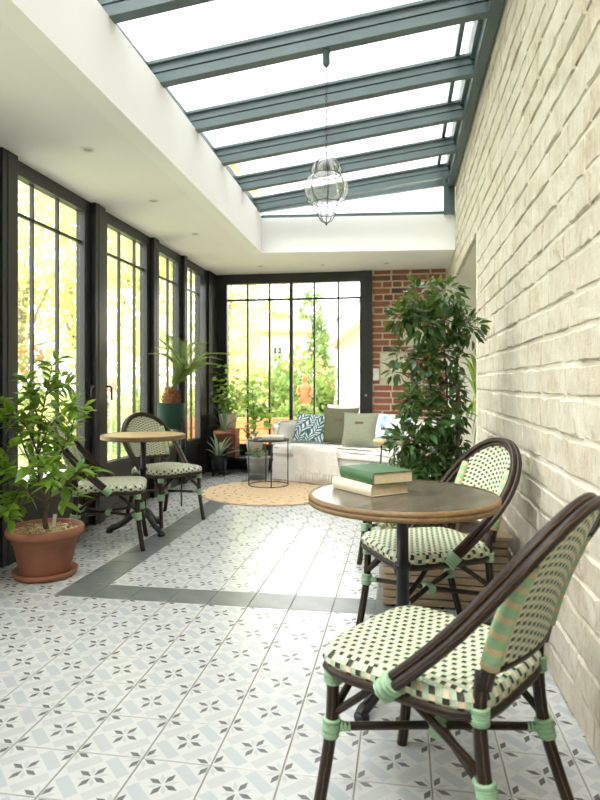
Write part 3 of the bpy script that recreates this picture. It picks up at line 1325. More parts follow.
chA = make_chair('woven bistro chair by the book table on the side away from the planter')
set_chair(chA, (-.11, 1.82), (-.85, .53))
chB = copy_tree(chA)
chB['label'] = 'woven bistro chair between the book table and the slatted wooden planter'
set_chair(chB, (-.105, 2.72), (-.86, -.42))
chC = copy_tree(chA)
chC['label'] = 'woven bistro chair partly behind the terracotta potted tree'
set_chair(chC, (-1.83, 4.22), (.94, .35))
chD = copy_tree(chA)
chD['label'] = 'woven bistro chair between the small table and the palm planter'
set_chair(chD, (-1.77, 4.85), (.84, -.55))
chE = copy_tree(chA)
chE['label'] = 'woven bistro chair behind the slatted wooden planter, mostly hidden'
set_chair(chE, (-.255, 4.16), (-.98, .05))

# ================================================================== BISTRO TABLES
def make_table(label, loc, rad, ht, top, rz, thick=.034):
    t = thing('bistro_table', label, 'table', (*loc, 0), rz)
    mb = MB()
    mb.lathe([(0, ht - thick + .004), (rad - .012, ht - thick + .004), (rad - .012, ht), (0, ht)], 64, smooth=False)
    mb.build('table_top', top, t)
    e = .012
    MB().lathe([(rad - .014, ht - thick), (rad - .004, ht - thick), (rad, ht - thick + .006), (rad, ht - .018), (rad - .002, ht - .017), (rad - .002, ht - .015), (rad, ht - .014), (rad, ht - .005), (rad - .005, ht + .0015), (rad - .014, ht + .0015)], 64, capends=False).build('table_edge', 'table_edge', t)
    mb = MB()
    mb.lathe([(.0, .10), (.034, .10), (.032, .14), (.024, .17), (.023, ht * .62), (.029, ht * .625), (.033, ht * .64), (.029, ht * .655), (.022, ht * .66), (.022, ht - .07), (.03, ht - .06), (.036, ht - .04), (0, ht - .04)], 20)
    mb.build('column', 'black_iron', t)
    MB().lathe([(0, ht - .045), (.11, ht - .045), (.12, ht - thick), (0, ht - thick)], 20).build('mounting_plate', 'black_iron', t)
    for k in range(3):
        a = 2 * PI * k / 3
        ca, sa = math.cos(a), math.sin(a)
        P = [(.02, .15), (.07, .135), (.13, .085), (.19, .045), (.245, .030), (.27, .018)]
        R_ = [.024, .026, .023, .019, .022, .017]
        pts = catmull([(r * ca, r * sa, z) for r, z in P], 4)
        rr = []
        for i in range(len(pts)):
            u = i / (len(pts) - 1) * 5
            j = min(int(u), 4)
            rr.append(R_[j] + (R_[j + 1] - R_[j]) * (u - j))
        mb = MB()
        mb.tube(pts, rr, 10)
        mb.lathe([(0, 0), (.026, .0), (.028, .012), (.02, .03), (0, .034)], 12, c=(.255 * ca, .255 * sa, 0))
        # raised rib on the foot
        mb.tube([Vector((r * ca, r * sa, z + .02)) for r, z in P[:-1]], .008, 6)
        mb.build('foot', 'black_iron', t)
    return t


make_table('round bistro table with grey wood top carrying two books', (.005, 2.335), .352, .74, 'table_top', math.radians(237))
make_table('small round bistro table with tan top beside the glass doors', (-2.0, 4.585), .325, .755, 'tan_top', math.radians(-35))


# ---- books
def make_book(name, label, size, loc, rz, cover, over=.004, spine_dark=None):
    """spine along local +X at y = -w/2"""
    L, W, Hh = size
    t = thing(name, label, 'book', loc, rz)
    MB().cbox((-L / 2 + over, -W / 2 + .003, .003), (L / 2 - over, W / 2 - over, Hh - .003), .0008).build('pages', 'paper', t)
    mb = MB()
    mb.cbox((-L / 2, -W / 2, 0), (L / 2, W / 2, .003), .001)
    mb.cbox((-L / 2, -W / 2, Hh - .003), (L / 2, W / 2, Hh), .001)
    mb.grid(lambda u, v: (-L / 2 + u * L, -W / 2 - .006 * math.sin(v * PI), v * Hh), 1, 8)
    mb.build('cover', cover, t)
    return t


TH = .7415
make_book('book', 'thick cream covered book lying under the green book', (.245, .175, .042), (-.118, 2.39, TH), math.radians(-49), 'cream_cover')
make_book('book', 'dark green hardback book lying on top of the cream book', (.235, .175, .044), (-.095, 2.385, TH + .0425), math.radians(-54), 'green_cover')

# ================================================================== PLANTS
def leaf_mb(L, W, n=5, droop=.25, fold=.25, tip=1.0, mb=None, mat=None):
    """blade along +Y from the origin, face up, as a folded strip of quads"""
    mb = mb or MB()
    b = len(mb.v)
    for i in range(n + 1):
        t = i / n
        w = W * .5 * math.sin(PI * min(1, t ** .8)) ** .8 if 0 < t < 1 else 0.0008
        y = L * t
        z = -droop * L * t * t
        for s in (-1, 0, 1):
            p = Vector((s * w, y, z + abs(s) * w * fold))
            mb.v.append(mat @ p if mat else p)
    for i in range(n):
        for s in (0, 1):
            a = b + i * 3 + s
            mb.face((a, a + 1, a + 4, a + 3), None, 0, True)
    return mb


def orient(pos, direction, up=Vector((0, 0, 1)), roll=0.0, scale=1.0):
    d = Vector(direction).normalized()
    x = d.cross(up)
    if x.length < 1e-3:
        x = Vector((1, 0, 0))
    x.normalize()
    z = x.cross(d)
    m = Matrix(((x.x, d.x, z.x), (x.y, d.y, z.y), (x.z, d.z, z.z))).to_4x4()
    return Matrix.Translation(pos) @ m @ Matrix.Rotation(roll, 4, 'Y') @ Matrix.Scale(scale, 4)


def pot_profile(rt, rb, h, lip=.012, liph=.04, wall=.012):
    return [(0, 0), (rb, 0), (rt - lip, h - liph), (rt, h - liph + .004), (rt + .004, h - .008), (rt, h), (rt - wall, h), (rt - wall - .01, h - .05), (0, h - .05)]


# ---- potted citrus tree near the left glazing
P0 = Vector((-2.115, 3.42, 0))
cit = thing('potted_citrus_tree', 'leafy green citrus tree in a large terracotta pot beside the dark post', 'potted tree', P0)
MB().lathe([(0, .006), (.155, .0), (.175, .006), (.19, .04), (.178, .04), (.165, .018), (0, .016)], 40).build('saucer', 'terracotta', cit)
pot = MB()
pot.lathe([(r_ * .97, z_ * .86) for r_, z_ in [(0, .02), (.145, .02), (.150, .05), (.188, .235), (.196, .24), (.198, .26), (.200, .262), (.205, .285), (.222, .288), (.230, .30), (.231, .33), (.222, .345), (.206, .344), (.198, .31), (0, .30)]], 48).build('pot', 'terracotta', cit)
sm = MB()
sm.grid(lambda u, v: ((math.cos(u * 2 * PI) * v * .193), (math.sin(u * 2 * PI) * v * .193), .268 + .012 * math.cos(v * 1.5) + random.Random(int(u * 400 + v * 31)).uniform(-.003, .003)), 30, 6)
sm.build('soil', 'soil', cit)
rdp = random.Random(3)
peb = MB()
for k in range(160):
    a, r = rdp.uniform(0, 2 * PI), .182 * math.sqrt(rdp.random())
    s = rdp.uniform(.005, .010)
    mt = Matrix.Translation((r * math.cos(a), r * math.sin(a), .279)) @ Matrix.Rotation(rdp.uniform(0, 3), 4, (1, 1, 0)) @ Matrix.Diagonal((1.3, 1, .8, 1))
    bm = bmesh.new()
    bmesh.ops.create_icosphere(bm, subdivisions=1, radius=s)
    peb.add_bm(bm, mt, 0, True)
tag(peb.build('clay_pebbles', 'soil', cit), kind='stuff')
lb = MB()
lb.cbox((-.011, -.0012, 0), (.011, .0012, .09), .0008)
lb.build('plant_tag', 'white_plastic', cit, (.02, .05, .265), (-.15, .1, .3))
ly = leaf_mb(.05, .03, 4, .1)
ly.build('fallen_leaf', simple('yellow_fallen_leaf', (.62, .5, .05), .6), cit, (-.01, -.13, .289), (0, 0, .8))


def stem(path, r0, r1, n=5):
    pts = catmull(path, n)
    m = len(pts)
    return pts, [r0 + (r1 - r0) * i / (m - 1) for i in range(m)]


d0 = 3.70


def lp(x, y, dd=0):
    return at(x, y, d0 + dd) - P0


fork = lp(47, 503)
trunk_pts, trr = stem([(0.01, 0, .262), lp(45, 520), fork], .017, .014)
MB().tube(trunk_pts, trr, 10).build('trunk', 'bark', cit)
branches = [
    [fork, lp(40, 485), lp(38, 455), lp(40, 425), lp(46, 395), lp(52, 366)],
    [fork, lp(35, 497, -.05), lp(20, 485, -.1), lp(8, 470, -.16), lp(0, 458, -.2)],
    [fork, lp(60, 492, -.08), lp(72, 478, -.14), lp(80, 470, -.15)],
    [fork, lp(50, 480, .1), lp(60, 455, .16), lp(70, 435, .18), lp(76, 410, .18)],
    [fork, lp(38, 480, .12), lp(25, 450, .2), lp(18, 425, .22), lp(16, 405, .2)],
    [lp(38, 455), lp(48, 430, -.06), lp(62, 412, -.1), lp(72, 402, -.12)],
    [lp(38, 455), lp(28, 430, -.05), lp(15, 415, -.1), lp(4, 412, -.12)],
    [lp(40, 425), lp(34, 405), lp(30, 392), lp(27, 380)],
    [lp(20, 485, -.1), lp(14, 500, -.15), lp(5, 508, -.2)],
    [lp(60, 492, -.08), lp(54, 478, -.22), lp(46, 465, -.3)],
    [lp(46, 395), lp(56, 388, .04), lp(68, 385, .06)],
]
brm = MB()
leaf_meshes = [leaf_mb(L, W, 6, dr, .22).mesh('leaf', 'citrus_leaf') for (L, W, dr) in ((.105, .044, .3), (.085, .036, .22), (.12, .050, .38), (.065, .027, .15))]
rdl = random.Random(21)
spots = []
for bi, path in enumerate(branches):
    pts, rr = stem(path, .009 if bi < 5 else .005, .0025)
    brm.tube(pts, rr, 7)
    n = len(pts)
    for k in range(2, n):
        if k / n < .22 and bi < 5:
            continue
        p = pts[k]
        tg = (pts[min(k + 1, n - 1)] - pts[k - 1]).normalized()
        for q in range(2 if k < n - 1 else 4):
            a = rdl.uniform(0, 2 * PI)
            side = tg.orthogonal().normalized()
            side = Matrix.Rotation(a, 3, tg) @ side
            dirv = (side * 1.0 + tg * rdl.uniform(.2, .9) + Vector((0, 0, rdl.uniform(-.25, .35)))).normalized()
            spots.append((p, dirv))
        if rdl.random() < .55 and bi not in (7, 10):
            # side twig with its own leaves
            a = rdl.uniform(0, 2 * PI)
            side = Matrix.Rotation(a, 3, tg) @ tg.orthogonal().normalized()
            e = p + (side * .9 + tg * .5 + Vector((0, 0, .15))).normalized() * rdl.uniform(.06, .13)
            brm.tube([p, p.lerp(e, .5) + Vector((0, 0, .008)), e], [.003, .0025, .0018], 5)
            for z_ in range(4):
                dv = ((e - p).normalized() * rdl.uniform(.2, 1) + Vector((rdl.uniform(-1, 1), rdl.uniform(-1, 1), rdl.uniform(-.4, .5)))).normalized()
                spots.append((p.lerp(e, rdl.uniform(.55, 1)), dv))
brm.build('branches', 'bark', cit)
rdl.shuffle(spots)
spots = [q for q in spots if q[0].x + P0.x + q[1].x * .1 > -2.44]
for k, (p, dv) in enumerate(spots[:298]):
    o = link('leaf', rdl.choice(leaf_meshes), cit)
    o.matrix_local = orient(p, dv, roll=rdl.uniform(-.6, .6), scale=rdl.uniform(.8, 1.15))
if len(spots) > 298:
    mb = MB()
    for (p, dv) in spots[298:]:
        leaf_mb(.09, .038, 4, .25, .22, mb=mb, mat=orient(p, dv, roll=rdl.uniform(-.6, .6)))
    tag(mb.build('small_leaves', 'citrus_leaf', cit), kind='stuff')

# ---- slatted wooden planter with the tall ficus
plx0, plx1, ply0, ply1, plz = -.095, .53, 3.22, 3.80, .385
plt = thing('wooden_planter', 'slatted weathered wood planter box against the stone wall', 'planter', ((plx0 + plx1) / 2, (ply0 + ply1) / 2, 0))
pw, pd = (plx1 - plx0) / 2, (ply1 - ply0) / 2
ns = 9
hs = (plz - .03) / ns
for k in range(ns):
    z0 = .012 + k * hs
    for (lo, hi) in (((-pw, -pd, z0), (pw, -pd + .018, z0 + hs - .006)), ((-pw, pd - .018, z0), (pw, pd, z0 + hs - .006)),
                     ((-pw, -pd + .018, z0), (-pw + .018, pd - .018, z0 + hs - .006)), ((pw - .018, -pd + .018, z0), (pw, pd - .018, z0 + hs - .006))):
        MB().cbox(lo, hi, .003).build('slat', 'planter_wood', plt)
for sx in (-1, 1):
    for sy in (-1, 1):
        x, y = sx * (pw - .034), sy * (pd - .034)
        MB().box((x - .014, y - .014, 0), (x + .014, y + .014, plz - .02)).build('corner_post', 'planter_wood', plt)
for (lo, hi) in (((-pw - .02, -pd - .02, plz - .02), (pw + .02, -pd + .05, plz)), ((-pw - .02, pd - .05, plz - .02), (pw + .02, pd + .02, plz)),
                 ((-pw - .02, -pd + .05, plz - .02), (-pw + .05, pd - .05, plz)), ((pw - .05, -pd + .05, plz - .02), (pw + .02, pd - .05, plz))):
    MB().cbox(lo, hi, .004).build('rim_board', 'planter_wood', plt)
MB().box((-pw + .02, -pd + .02, .05), (pw - .02, pd - .02, plz - .05)).build('soil', 'dark_soil', plt)

FB = Vector((.30, 3.50, .335))
fic = thing('ficus_tree', 'tall dark green small leaved ficus tree rising from the wooden planter', 'tree', FB)
df = 3.50


def fp(x, y, dd=0):
    return at(x, y, df + dd) - FB


tm = MB()
pts, rr = stem([(0, 0, -.02), fp(458, 520), fp(457, 460), fp(459, 410), fp(456, 370), fp(460, 335), fp(450, 305)], .016, .007)
tm.tube(pts, rr, 8)
pts, rr = stem([(-.03, .03, -.02), fp(448, 500, .05), fp(446, 450, .05), fp(447, 390, .03), fp(444, 350, .02)], .008, .005)
tm.tube(pts, rr, 6)
tm.build('trunk', 'bark', fic)
blobs = [(458, 388, 8), (459, 415, 8), (457, 440, 9), (456, 468, 10), (455, 360, 8), (424, 298, 20), (403, 318, 14), (447, 296, 16), (467, 328, 14), (445, 325, 18), (424, 325, 18), (440, 352, 16), (424, 362, 15), (404, 357, 11), (450, 372, 11), (425, 388, 18), (412, 400, 12), (447, 398, 16), (424, 420, 20), (445, 428, 16), (405, 440, 16), (428, 452, 24), (447, 456, 17), (398, 452, 10), (425, 478, 26), (404, 478, 14), (452, 482, 18), (395, 372, 7), (432, 500, 20), (414, 310, 12), (456, 312, 12)]
fb = MB()
rdf = random.Random(8)
fspots = []
for (bx, by, br_) in blobs:
    dd = rdf.uniform(-.1, .12)
    c0 = fp(bx, by, dd)
    R_ = br_ * df / F_PX * 1.02
    # a twig from the trunk line to the blob
    j = fp(456, min(by + 14, 505))
    fb.tube(bez(j, (j + c0) / 2 + Vector((0, 0, .02)), c0, 4), [.005, .0045, .004, .0035, .003], 5)
    nl = int(105 * (br_ / 16) ** 2)
    for k in range(nl):
        v = Vector((rdf.gauss(0, 1), rdf.gauss(0, 1), rdf.gauss(0, 1))).normalized()
        r = R_ * rdf.uniform(.25, 1.0) ** .5
        p = c0 + v * r
        dirv = (v * .8 + Vector((rdf.uniform(-.5, .5), rdf.uniform(-.5, .5), rdf.uniform(-.6, .2)))).normalized()
        fspots.append((p, dirv, rdf.uniform(-.8, .8), rdf.uniform(.75, 1.2)))
fb.build('twigs', 'bark', fic)
fmesh = [leaf_mb(L, W, 4, .2, .25).mesh('leaf', 'ficus_leaf') for (L, W) in ((.062, .027), (.052, .024), (.07, .03))]
cv = Vector((-SY_, CY_, 0))
fspots.sort(key=lambda q: q[0].dot(cv))
fol = MB()
for k, (p, dv, ro, sc) in enumerate(fspots):
    if k < 296:
        o = link('leaf', fmesh[k % 3], fic)
        o.matrix_local = orient(p, dv, roll=ro, scale=sc)
    else:
        leaf_mb(.06, .027, 3, .2, .25, mb=fol, mat=orient(p, dv, roll=ro, scale=sc))
tag(fol.build('foliage', 'ficus_leaf', fic), kind='stuff')


# ---- other plants: a generic leafy bush on stems
def leafy(name, label, cat, loc, pot_fn, stems, leafmat, L, W, per, rdseed, stemmat='green_stem', stem_r=.004, group=None, droop=.25, up=.2):
    rd = random.Random(rdseed)
    t = thing(name, label, cat, loc, 0, group)
    pot_fn(t)
    sm = MB()
    fm = MB()
    for path in stems:
        pts, rr = stem(path, stem_r, stem_r * .4, 4)
        sm.tube(pts, rr, 6)
        n = len(pts)
        for k in range(max(1, n // 4), n):
            tg = (pts[min(k + 1, n - 1)] - pts[k - 1]).normalized()
            for q in range(per):
                side = Matrix.Rotation(rd.uniform(0, 2 * PI), 3, tg) @ tg.orthogonal().normalized()
                dv = (side + tg * rd.uniform(.1, .8) + Vector((0, 0, rd.uniform(-.4, .4) + up))).normalized()
                leaf_mb(L * rd.uniform(.7, 1.2), W * rd.uniform(.8, 1.2), 4, droop, .2, mb=fm, mat=orient(pts[k], dv, roll=rd.uniform(-.5, .5)))
    sm.build('stems', stemmat, t)
    fm.build('foliage', leafmat, t)
    return t


def simple_pot(rt, rb, h, mat, z=0, soil='dark_soil'):
    def fn(t):
        MB().lathe([(0, z), (rb, z), (rt, z + h - .004), (rt, z + h), (rt - .012, z + h), (rt - .016, z + h - .03)], 28).build('pot', mat, t)
        MB().lathe([(0, z + h - .03), (rt - .015, z + h - .03)], 20).build('soil', soil, t)
    return fn


def legs4(r, h, mat, rad=.007, top=None):
    def fn(t):
        for k in range(4):
            a = PI / 4 + k * PI / 2
            MB().tube([(r * math.cos(a), r * math.sin(a), 0), (r * math.cos(a), r * math.sin(a), top or h)], rad, 8).build('leg', mat, t)
    return fn


# ---- sago palm in a green cylinder on a black stand
PB = Vector((-2.17, 5.62, 0))
palm = thing('potted_palm', 'feathery palm with a shaggy brown trunk in a green cylinder pot on a black stand', 'potted plant', PB)
dp = -SY_ * PB.x + CY_ * PB.y
zt = H - (403 - HY) * dp / F_PX
zb = H - (428 - HY) * dp / F_PX
prad = 13.5 * dp / F_PX
MB().lathe([(0, zb), (prad * .98, zb), (prad, zb + .005), (prad, zt), (prad - .008, zt), (prad - .008, zt - .03), (0, zt - .03)], 32, smooth=True).build('pot', 'green_pot', palm)
for k in range(4):
    a = PI / 4 + k * PI / 2 + .35
    x, y = (prad + .008) * math.cos(a), (prad + .008) * math.sin(a)
    MB().tube([(x, y, 0), (x, y, zb + .06)], .008, 8).build('leg', 'black_metal', palm)
mb = MB()
for a in (PI / 4 + .35, 3 * PI / 4 + .35):
    q = (prad + .008)
    mb.tube([(q * math.cos(a), q * math.sin(a), zb - .008), (-q * math.cos(a), -q * math.sin(a), zb - .008)], .006, 6)
mb.build('cross_bar', 'black_metal', palm)
tk = MB()
tk.lathe([(0, zt - .03), (.075, zt - .03), (.085, zt + .02), (.07, zt + .07), (.045, zt + .12), (.02, zt + .15), (0, zt + .16)], 16)
rdt = random.Random(2)
for k in range(70):
    a, h = rdt.uniform(0, 2 * PI), rdt.uniform(0, .12)
    r = .085 - max(0, h - .02) * .42
    leaf_mb(.045, .02, 2, -.3, .2, mb=tk, mat=orient(Vector((r * math.cos(a), r * math.sin(a), zt + h)), Vector((math.cos(a) * .7, math.sin(a) * .7, .9))))
tk.build('trunk', simple('shaggy_brown_trunk', (.22, .09, .035), .9, 0, .4, 40, .6), palm)
crown = Vector((0, 0, zt + .13))


def frond(path, wid, seed):
    rd = random.Random(seed)
    pts = catmull(path, 8)
    n = len(pts)
    mb = MB()
    mb.tube(pts, [.006 - .004 * i / n for i in range(n)], 5)
    for i in range(3, n):
        t = i / (n - 1)
        L = wid * math.sin(PI * (.12 + .80 * t)) ** .7
        tg = (pts[min(i + 1, n - 1)] - pts[i - 1]).normalized()
        side = tg.cross(Vector((0, 0, 1)))
        side = side.normalized() if side.length > .05 else Vector((1, 0, 0))
        upv = side.cross(tg).normalized()
        for h_ in (0, .5):
            p = pts[i - 1].lerp(pts[i], h_)
            for s in (-1, 1):
                dv = (side * s + tg * .75 + upv * .35 + Vector((0, 0, rd.uniform(-.1, .05)))).normalized()
                leaf_mb(L, .015, 2, .12, .1, mb=mb, mat=orient(p, dv))
    return mb


def pp(x, y, dd=0):
    return at(x, y, dp + dd) - PB


fr = [((186, 375), (172, 352), (160, 340), 0), ((178, 372), (165, 356), (148, 354), -.1), ((180, 370), (172, 345), (168, 336), .2),
      ((186, 366), (186, 352), (188, 340), -.2), ((192, 368), (205, 355), (230, 354), .1), ((193, 372), (210, 364), (242, 372), -.1),
      ((190, 366), (198, 350), (206, 343), .3), ((186, 362), (180, 348), (176, 338), .35), ((190, 370), (206, 358), (222, 360), .3), ((184, 368), (190, 350), (198, 342), -.35),
      ((180, 368), (168, 350), (156, 348), .3)]
for k, (a, b2, c2, dd) in enumerate(fr):
    m = pp(a[0], a[1], dd * .2)
    frond([crown, m, pp(b2[0], b2[1], dd * .7), pp(c2[0], c2[1], dd)], .10, k).build('frond', 'palm_leaf', palm)

# ---- low black bench in the garden corner with pots
bench = thing('plant_bench', 'low black plant bench along the foot of the garden window', 'bench', (-2.03, 7.93, 0))
MB().cbox((-.42, -.15, .15), (.42, .15, .19), .004).build('bench_top', 'black_metal', bench)
for sx in (-1, 1):
    for sy in (-1, 1):
        MB().box((sx * .38 - .015, sy * .12 - .015, 0), (sx * .38 + .015, sy * .12 + .015, .15)).build('leg', 'black_metal', bench)
BZ = .191


def lw(px, py, d, base):
    return at(px, py, d) - base


# cream pot with a leafy climber, standing on an upturned crate on the bench
cb = Vector((-2.27, 7.93, BZ))
dcb = -SY_ * cb.x + CY_ * cb.y
crate = thing('wooden_crate', 'small rust brown wooden crate on the bench under the cream pot', 'crate', cb)
for k in range(3):
    MB().cbox((-.13, -.11, .002 + k * .125), (.13, .11, .118 + k * .125), .003).build('crate_board', simple('rust_wood_%d' % k, (.25 + .04 * k, .11, .06), .85), crate)
CZ = BZ + .372
pz = Vector((cb.x, cb.y, CZ))
stm = []
for (x, y, dd) in ((210, 375, -.1), (218, 368, 0), (228, 366, .05), (237, 372, 0), (246, 386, -.05), (207, 392, -.1), (224, 380, -.12), (240, 398, -.1), (215, 400, -.15), (232, 390, -.15)):
    e = lw(x, y, dcb + dd, pz)
    stm.append([(random.uniform(-.04, .04), 0, .15), Vector((e.x * .35, e.y * .4, .15 + (e.z - .15) * .45)), e])
leafy('potted_climber', 'bushy bright green plant in a cream pot against the dark window corner', 'potted plant', pz, simple_pot(.125, .10, .19, 'cream_pot'), stm, 'light_leaf', .095, .052, 3, 31)

# spider plant in terracotta pot in front of the crate
sp = Vector((-2.24, 7.66, 0))
dsp = -SY_ * sp.x + CY_ * sp.y


def strappy(name, label, base, pot_fn, tips, leafmat, w, z0, cat='potted plant', n=9, group=None):
    t = thing(name, label, cat, base, 0, group)
    pot_fn(t)
    for k, (e, h) in enumerate(tips):
        c0 = Vector((0, 0, z0))
        e = Vector(e)
        path = bez(c0 + Vector((e.x, e.y, 0)) * .06, Vector((e.x * .45, e.y * .45, h)), e, n)
        mb = MB()
        for i, p in enumerate(path):
            tt = i / n
            ww = w * .5 * (1 - tt ** 2.2) + .0006
            tg = (path[min(i + 1, n)] - path[max(i - 1, 0)]).normalized()
            side = tg.cross(Vector((0, 0, 1)))
            side = side.normalized() if side.length > .02 else Vector((1, 0, 0))
            nn = side.cross(tg)
            mb.v += [p - side * ww + nn * ww * .35, p - nn * ww * .3, p + side * ww + nn * ww * .35, p + nn * ww * .12]
        for i in range(n):
            for q in range(4):
                q2 = (q + 1) % 4
                mb.face((i * 4 + q, i * 4 + q2, i * 4 + 4 + q2, i * 4 + 4 + q), None, 0, True)
        mb.build('leaf', leafmat, t)
    return t


tips = []
for (x, y) in ((203, 416), (210, 408), (222, 410), (232, 414), (240, 424), (206, 428), (245, 432), (218, 404), (228, 404)):
    e = lw(x, y, dsp - .08, sp)
    tips.append((e, e.z + .10))


def rust_pot_fn(t):
    MB().cbox((-.15, -.09, .16), (.11, .09, .33), .01).build('pot', 'terracotta', t)
    MB().box((-.14, -.08, .325), (.10, .08, .332)).build('soil', 'dark_soil', t)
    for sx in (-.13, .09):
        for sy in (-.07, .07):
            MB().box((sx - .01, sy - .01, 0), (sx + .01, sy + .01, .16)).build('leg', 'black_metal', t)


def rust_pot2(t):
    MB().lathe([(0, .33), (.11, .33), (.13, .51), (.14, .51), (.14, .55), (.125, .55), (.12, .53), (0, .53)], 28).build('pot', 'terracotta', t)
    mb = MB()
    mb.lathe([(0, .0), (.09, 0), (.09, .015), (.03, .03), (.03, .30), (.12, .31), (.12, .33), (0, .33)], 24)
    mb.build('pedestal', 'black_metal', t)


strappy('spider_plant', 'strappy green spider plant in a terracotta pot on a dark pedestal', sp, rust_pot2, tips, 'grey_leaf', .022, .54)

# aloe in a black pot with legs on the floor
al = floor_at(219, 476)
dal = -SY_ * al.x + CY_ * al.y


def aloe_pot(t):
    MB().lathe([(0, .09), (.095, .09), (.115, .26), (.118, .265), (.105, .265), (.10, .24), (0, .24)], 24).build('pot', 'black_pot', t)
    for k in range(4):
        a = PI / 4 + k * PI / 2 + .2
        MB().tube([(.10 * math.cos(a), .10 * math.sin(a), 0), (.10 * math.cos(a), .10 * math.sin(a), .2)], .01, 8).build('leg', 'black_metal', t)


tips = []
for (x, y, dd) in ((205, 441, 0), (209, 436, -.1), (213, 432, .1), (217, 446, -.25), (227, 437, .05), (233, 436, -.05), (236, 441, -.1), (244, 450, 0), (222, 438, .15), (204, 449, -.05), (230, 446, -.2)):
    e = lw(x, y, dal + dd, al)
    tips.append((e, e.z * .72 + .08))
strappy('aloe_plant', 'spiky pale green aloe in a black pot on short legs', al, aloe_pot, tips, 'aloe_leaf', .05, .24)

# dark leafy plant in a dark pot on the bench, right of the crate
q = Vector((-1.84, 7.93, BZ))
dq = -SY_ * q.x + CY_ * q.y
leafy('potted_dark_plant', 'small dark leafy plant in a grey brown pot on the black bench', 'potted plant', q, simple_pot(.09, .07, .17, 'bark'),
      [[(0, 0, .14), lw(249, 436, dq, q), lw(x, y, dq + dd, q)] for (x, y, dd) in ((244, 424, 0), (247, 421, .05), (252, 422, -.05), (256, 428, 0), (245, 432, -.06), (254, 434, -.06))], 'deep_leaf', .05, .03, 2, 12)

# tall broad-leaved plant in a cream pot
q = Vector((-1.83, 7.60, 0))
dq = -SY_ * q.x + CY_ * q.y
leafy('potted_broadleaf_plant', 'tall plant with a few broad bright leaves in a cream pot behind the wire table', 'potted plant', q, simple_pot(.115, .085, .17, 'cream_pot', .30 - .02),
      [[(0, 0, .42), lw(254, 425, dq, q), lw(253, 405, dq, q), lw(252, 386, dq, q)], [(0, 0, .42), lw(256, 418, dq, q), lw(263, 412, dq, q), lw(268, 424, dq, q)], [(0, 0, .42), lw(252, 414, dq, q), lw(247, 404, dq, q), lw(245, 398, dq, q)]], 'light_leaf', .12, .085, 2, 5, stem_r=.008, droop=.35)
# its stool
st = thing('plant_stool', 'small black stool carrying the cream pot behind the wire table', 'stool', (-1.83, 7.60, 0))
MB().lathe([(0, .255), (.12, .255), (.12, .278), (0, .278)], 24).build('stool_top', 'black_metal', st)
for k in range(3):
    a = k * 2 * PI / 3 + .4
    MB().tube([(.06 * math.cos(a), .06 * math.sin(a), .26), (.11 * math.cos(a), .11 * math.sin(a), 0)], .009, 8).build('leg', 'black_metal', st)

# zinc bucket with low plant
q = Vector((-1.72, 7.32, 0))
dq = -SY_ * q.x + CY_ * q.y


def bucket(t):
    mb = MB()
    mb.lathe([(0, 0), (.115, 0), (.138, .255), (.145, .26), (.145, .268), (.136, .268), (.13, .24), (0, .24)], 28)
    mb.build('bucket', 'zinc', t)
    mb = MB()
    for z_ in (.07, .19):
        r = .115 + z_ * .09
        mb.tube([((r + .001) * math.cos(a * PI / 14), (r + .001) * math.sin(a * PI / 14), z_) for a in range(28)], .003, 6, closed=True)
    mb.build('bucket_band', 'zinc', t)


leafy('zinc_bucket_plant', 'low green plant in a round zinc bucket under the wire table', 'potted plant', q, bucket,
      [[(0, 0, .23), (x * .5, y * .5, .28), (x, y, h)] for (x, y, h) in ((-.1, -.05, .31), (.08, -.08, .33), (.12, .02, .3), (-.04, .1, .36), (.02, -.12, .29), (-.12, .04, .33))], 'grey_leaf', .05, .03, 2, 3)

# trailing leaves at the planter edge
q = Vector((-.02, 3.30, plz - .045))
dq = 3.35
leafy('trailing_ivy', 'small grey green trailing plant at the corner of the wooden planter', 'plant', q, lambda t: None,
      [[(0, 0, 0), (-.05, -.04, .09), (-.10, -.06, .04)], [(0, 0, 0), (-.04, .05, .10), (-.11, .03, .07)], [(0, 0, 0), (.02, -.06, .10), (.0, -.1, .04)], [(0, 0, 0), (-.07, 0, .12), (-.14, -.03, .02)]], 'grey_leaf', .035, .022, 2, 9, stem_r=.002)

# yucca in the passage
q = Vector((.745, 5.9, 0))
dq = -SY_ * q.x + CY_ * q.y


def yucca_pot(t):
    MB().lathe([(0, 0), (.12, 0), (.15, .3), (.155, .31), (.14, .31), (.135, .27), (0, .27)], 28).build('pot', 'cream_pot', t)
    MB().tube([(0, 0, .26), (.01, 0, .6), (0, 0, .8)], [.035, .03, .028], 10).build('trunk', 'bark', t)


tips = []
rdy = random.Random(6)
for k in range(48):
    a = rdy.uniform(0, 2 * PI)
    r = rdy.uniform(.08, .30)
    h = rdy.uniform(.45, 1.5)
    tips.append(((r * math.cos(a), r * math.sin(a), h), h * .5 + .75))
strappy('yucca_plant', 'tall yucca with long bright green blades in the side passage', q, yucca_pot, tips, 'yucca_leaf', .065, .78, n=8)

# ================================================================== RUG, SOFA AND SIDE TABLES
rug = MB()
rug.lathe([(0, .001), (.74, .001), (.748, .006), (.74, .012), (.5, .013), (0, .013)], 64, smooth=False)
ro = rug.build('jute_rug', 'jute', None, (-1.36, 6.42, 0))
tag(ro, 'round braided jute rug with dark dashes under the black wire table', 'rug')

SU = Vector((.885, -.466, 0)).normalized()
SV = Vector((-SU.y, SU.x, 0))
S0 = Vector((-1.53, 7.22, 0))
SL, SD_ = 1.82, .80
srz = math.atan2(SU.y, SU.x)
sofa = thing('sofa', 'white slipcovered two seat sofa set askew in front of the brick wall', 'sofa', S0, srz)
# local: x along the front, y to the back


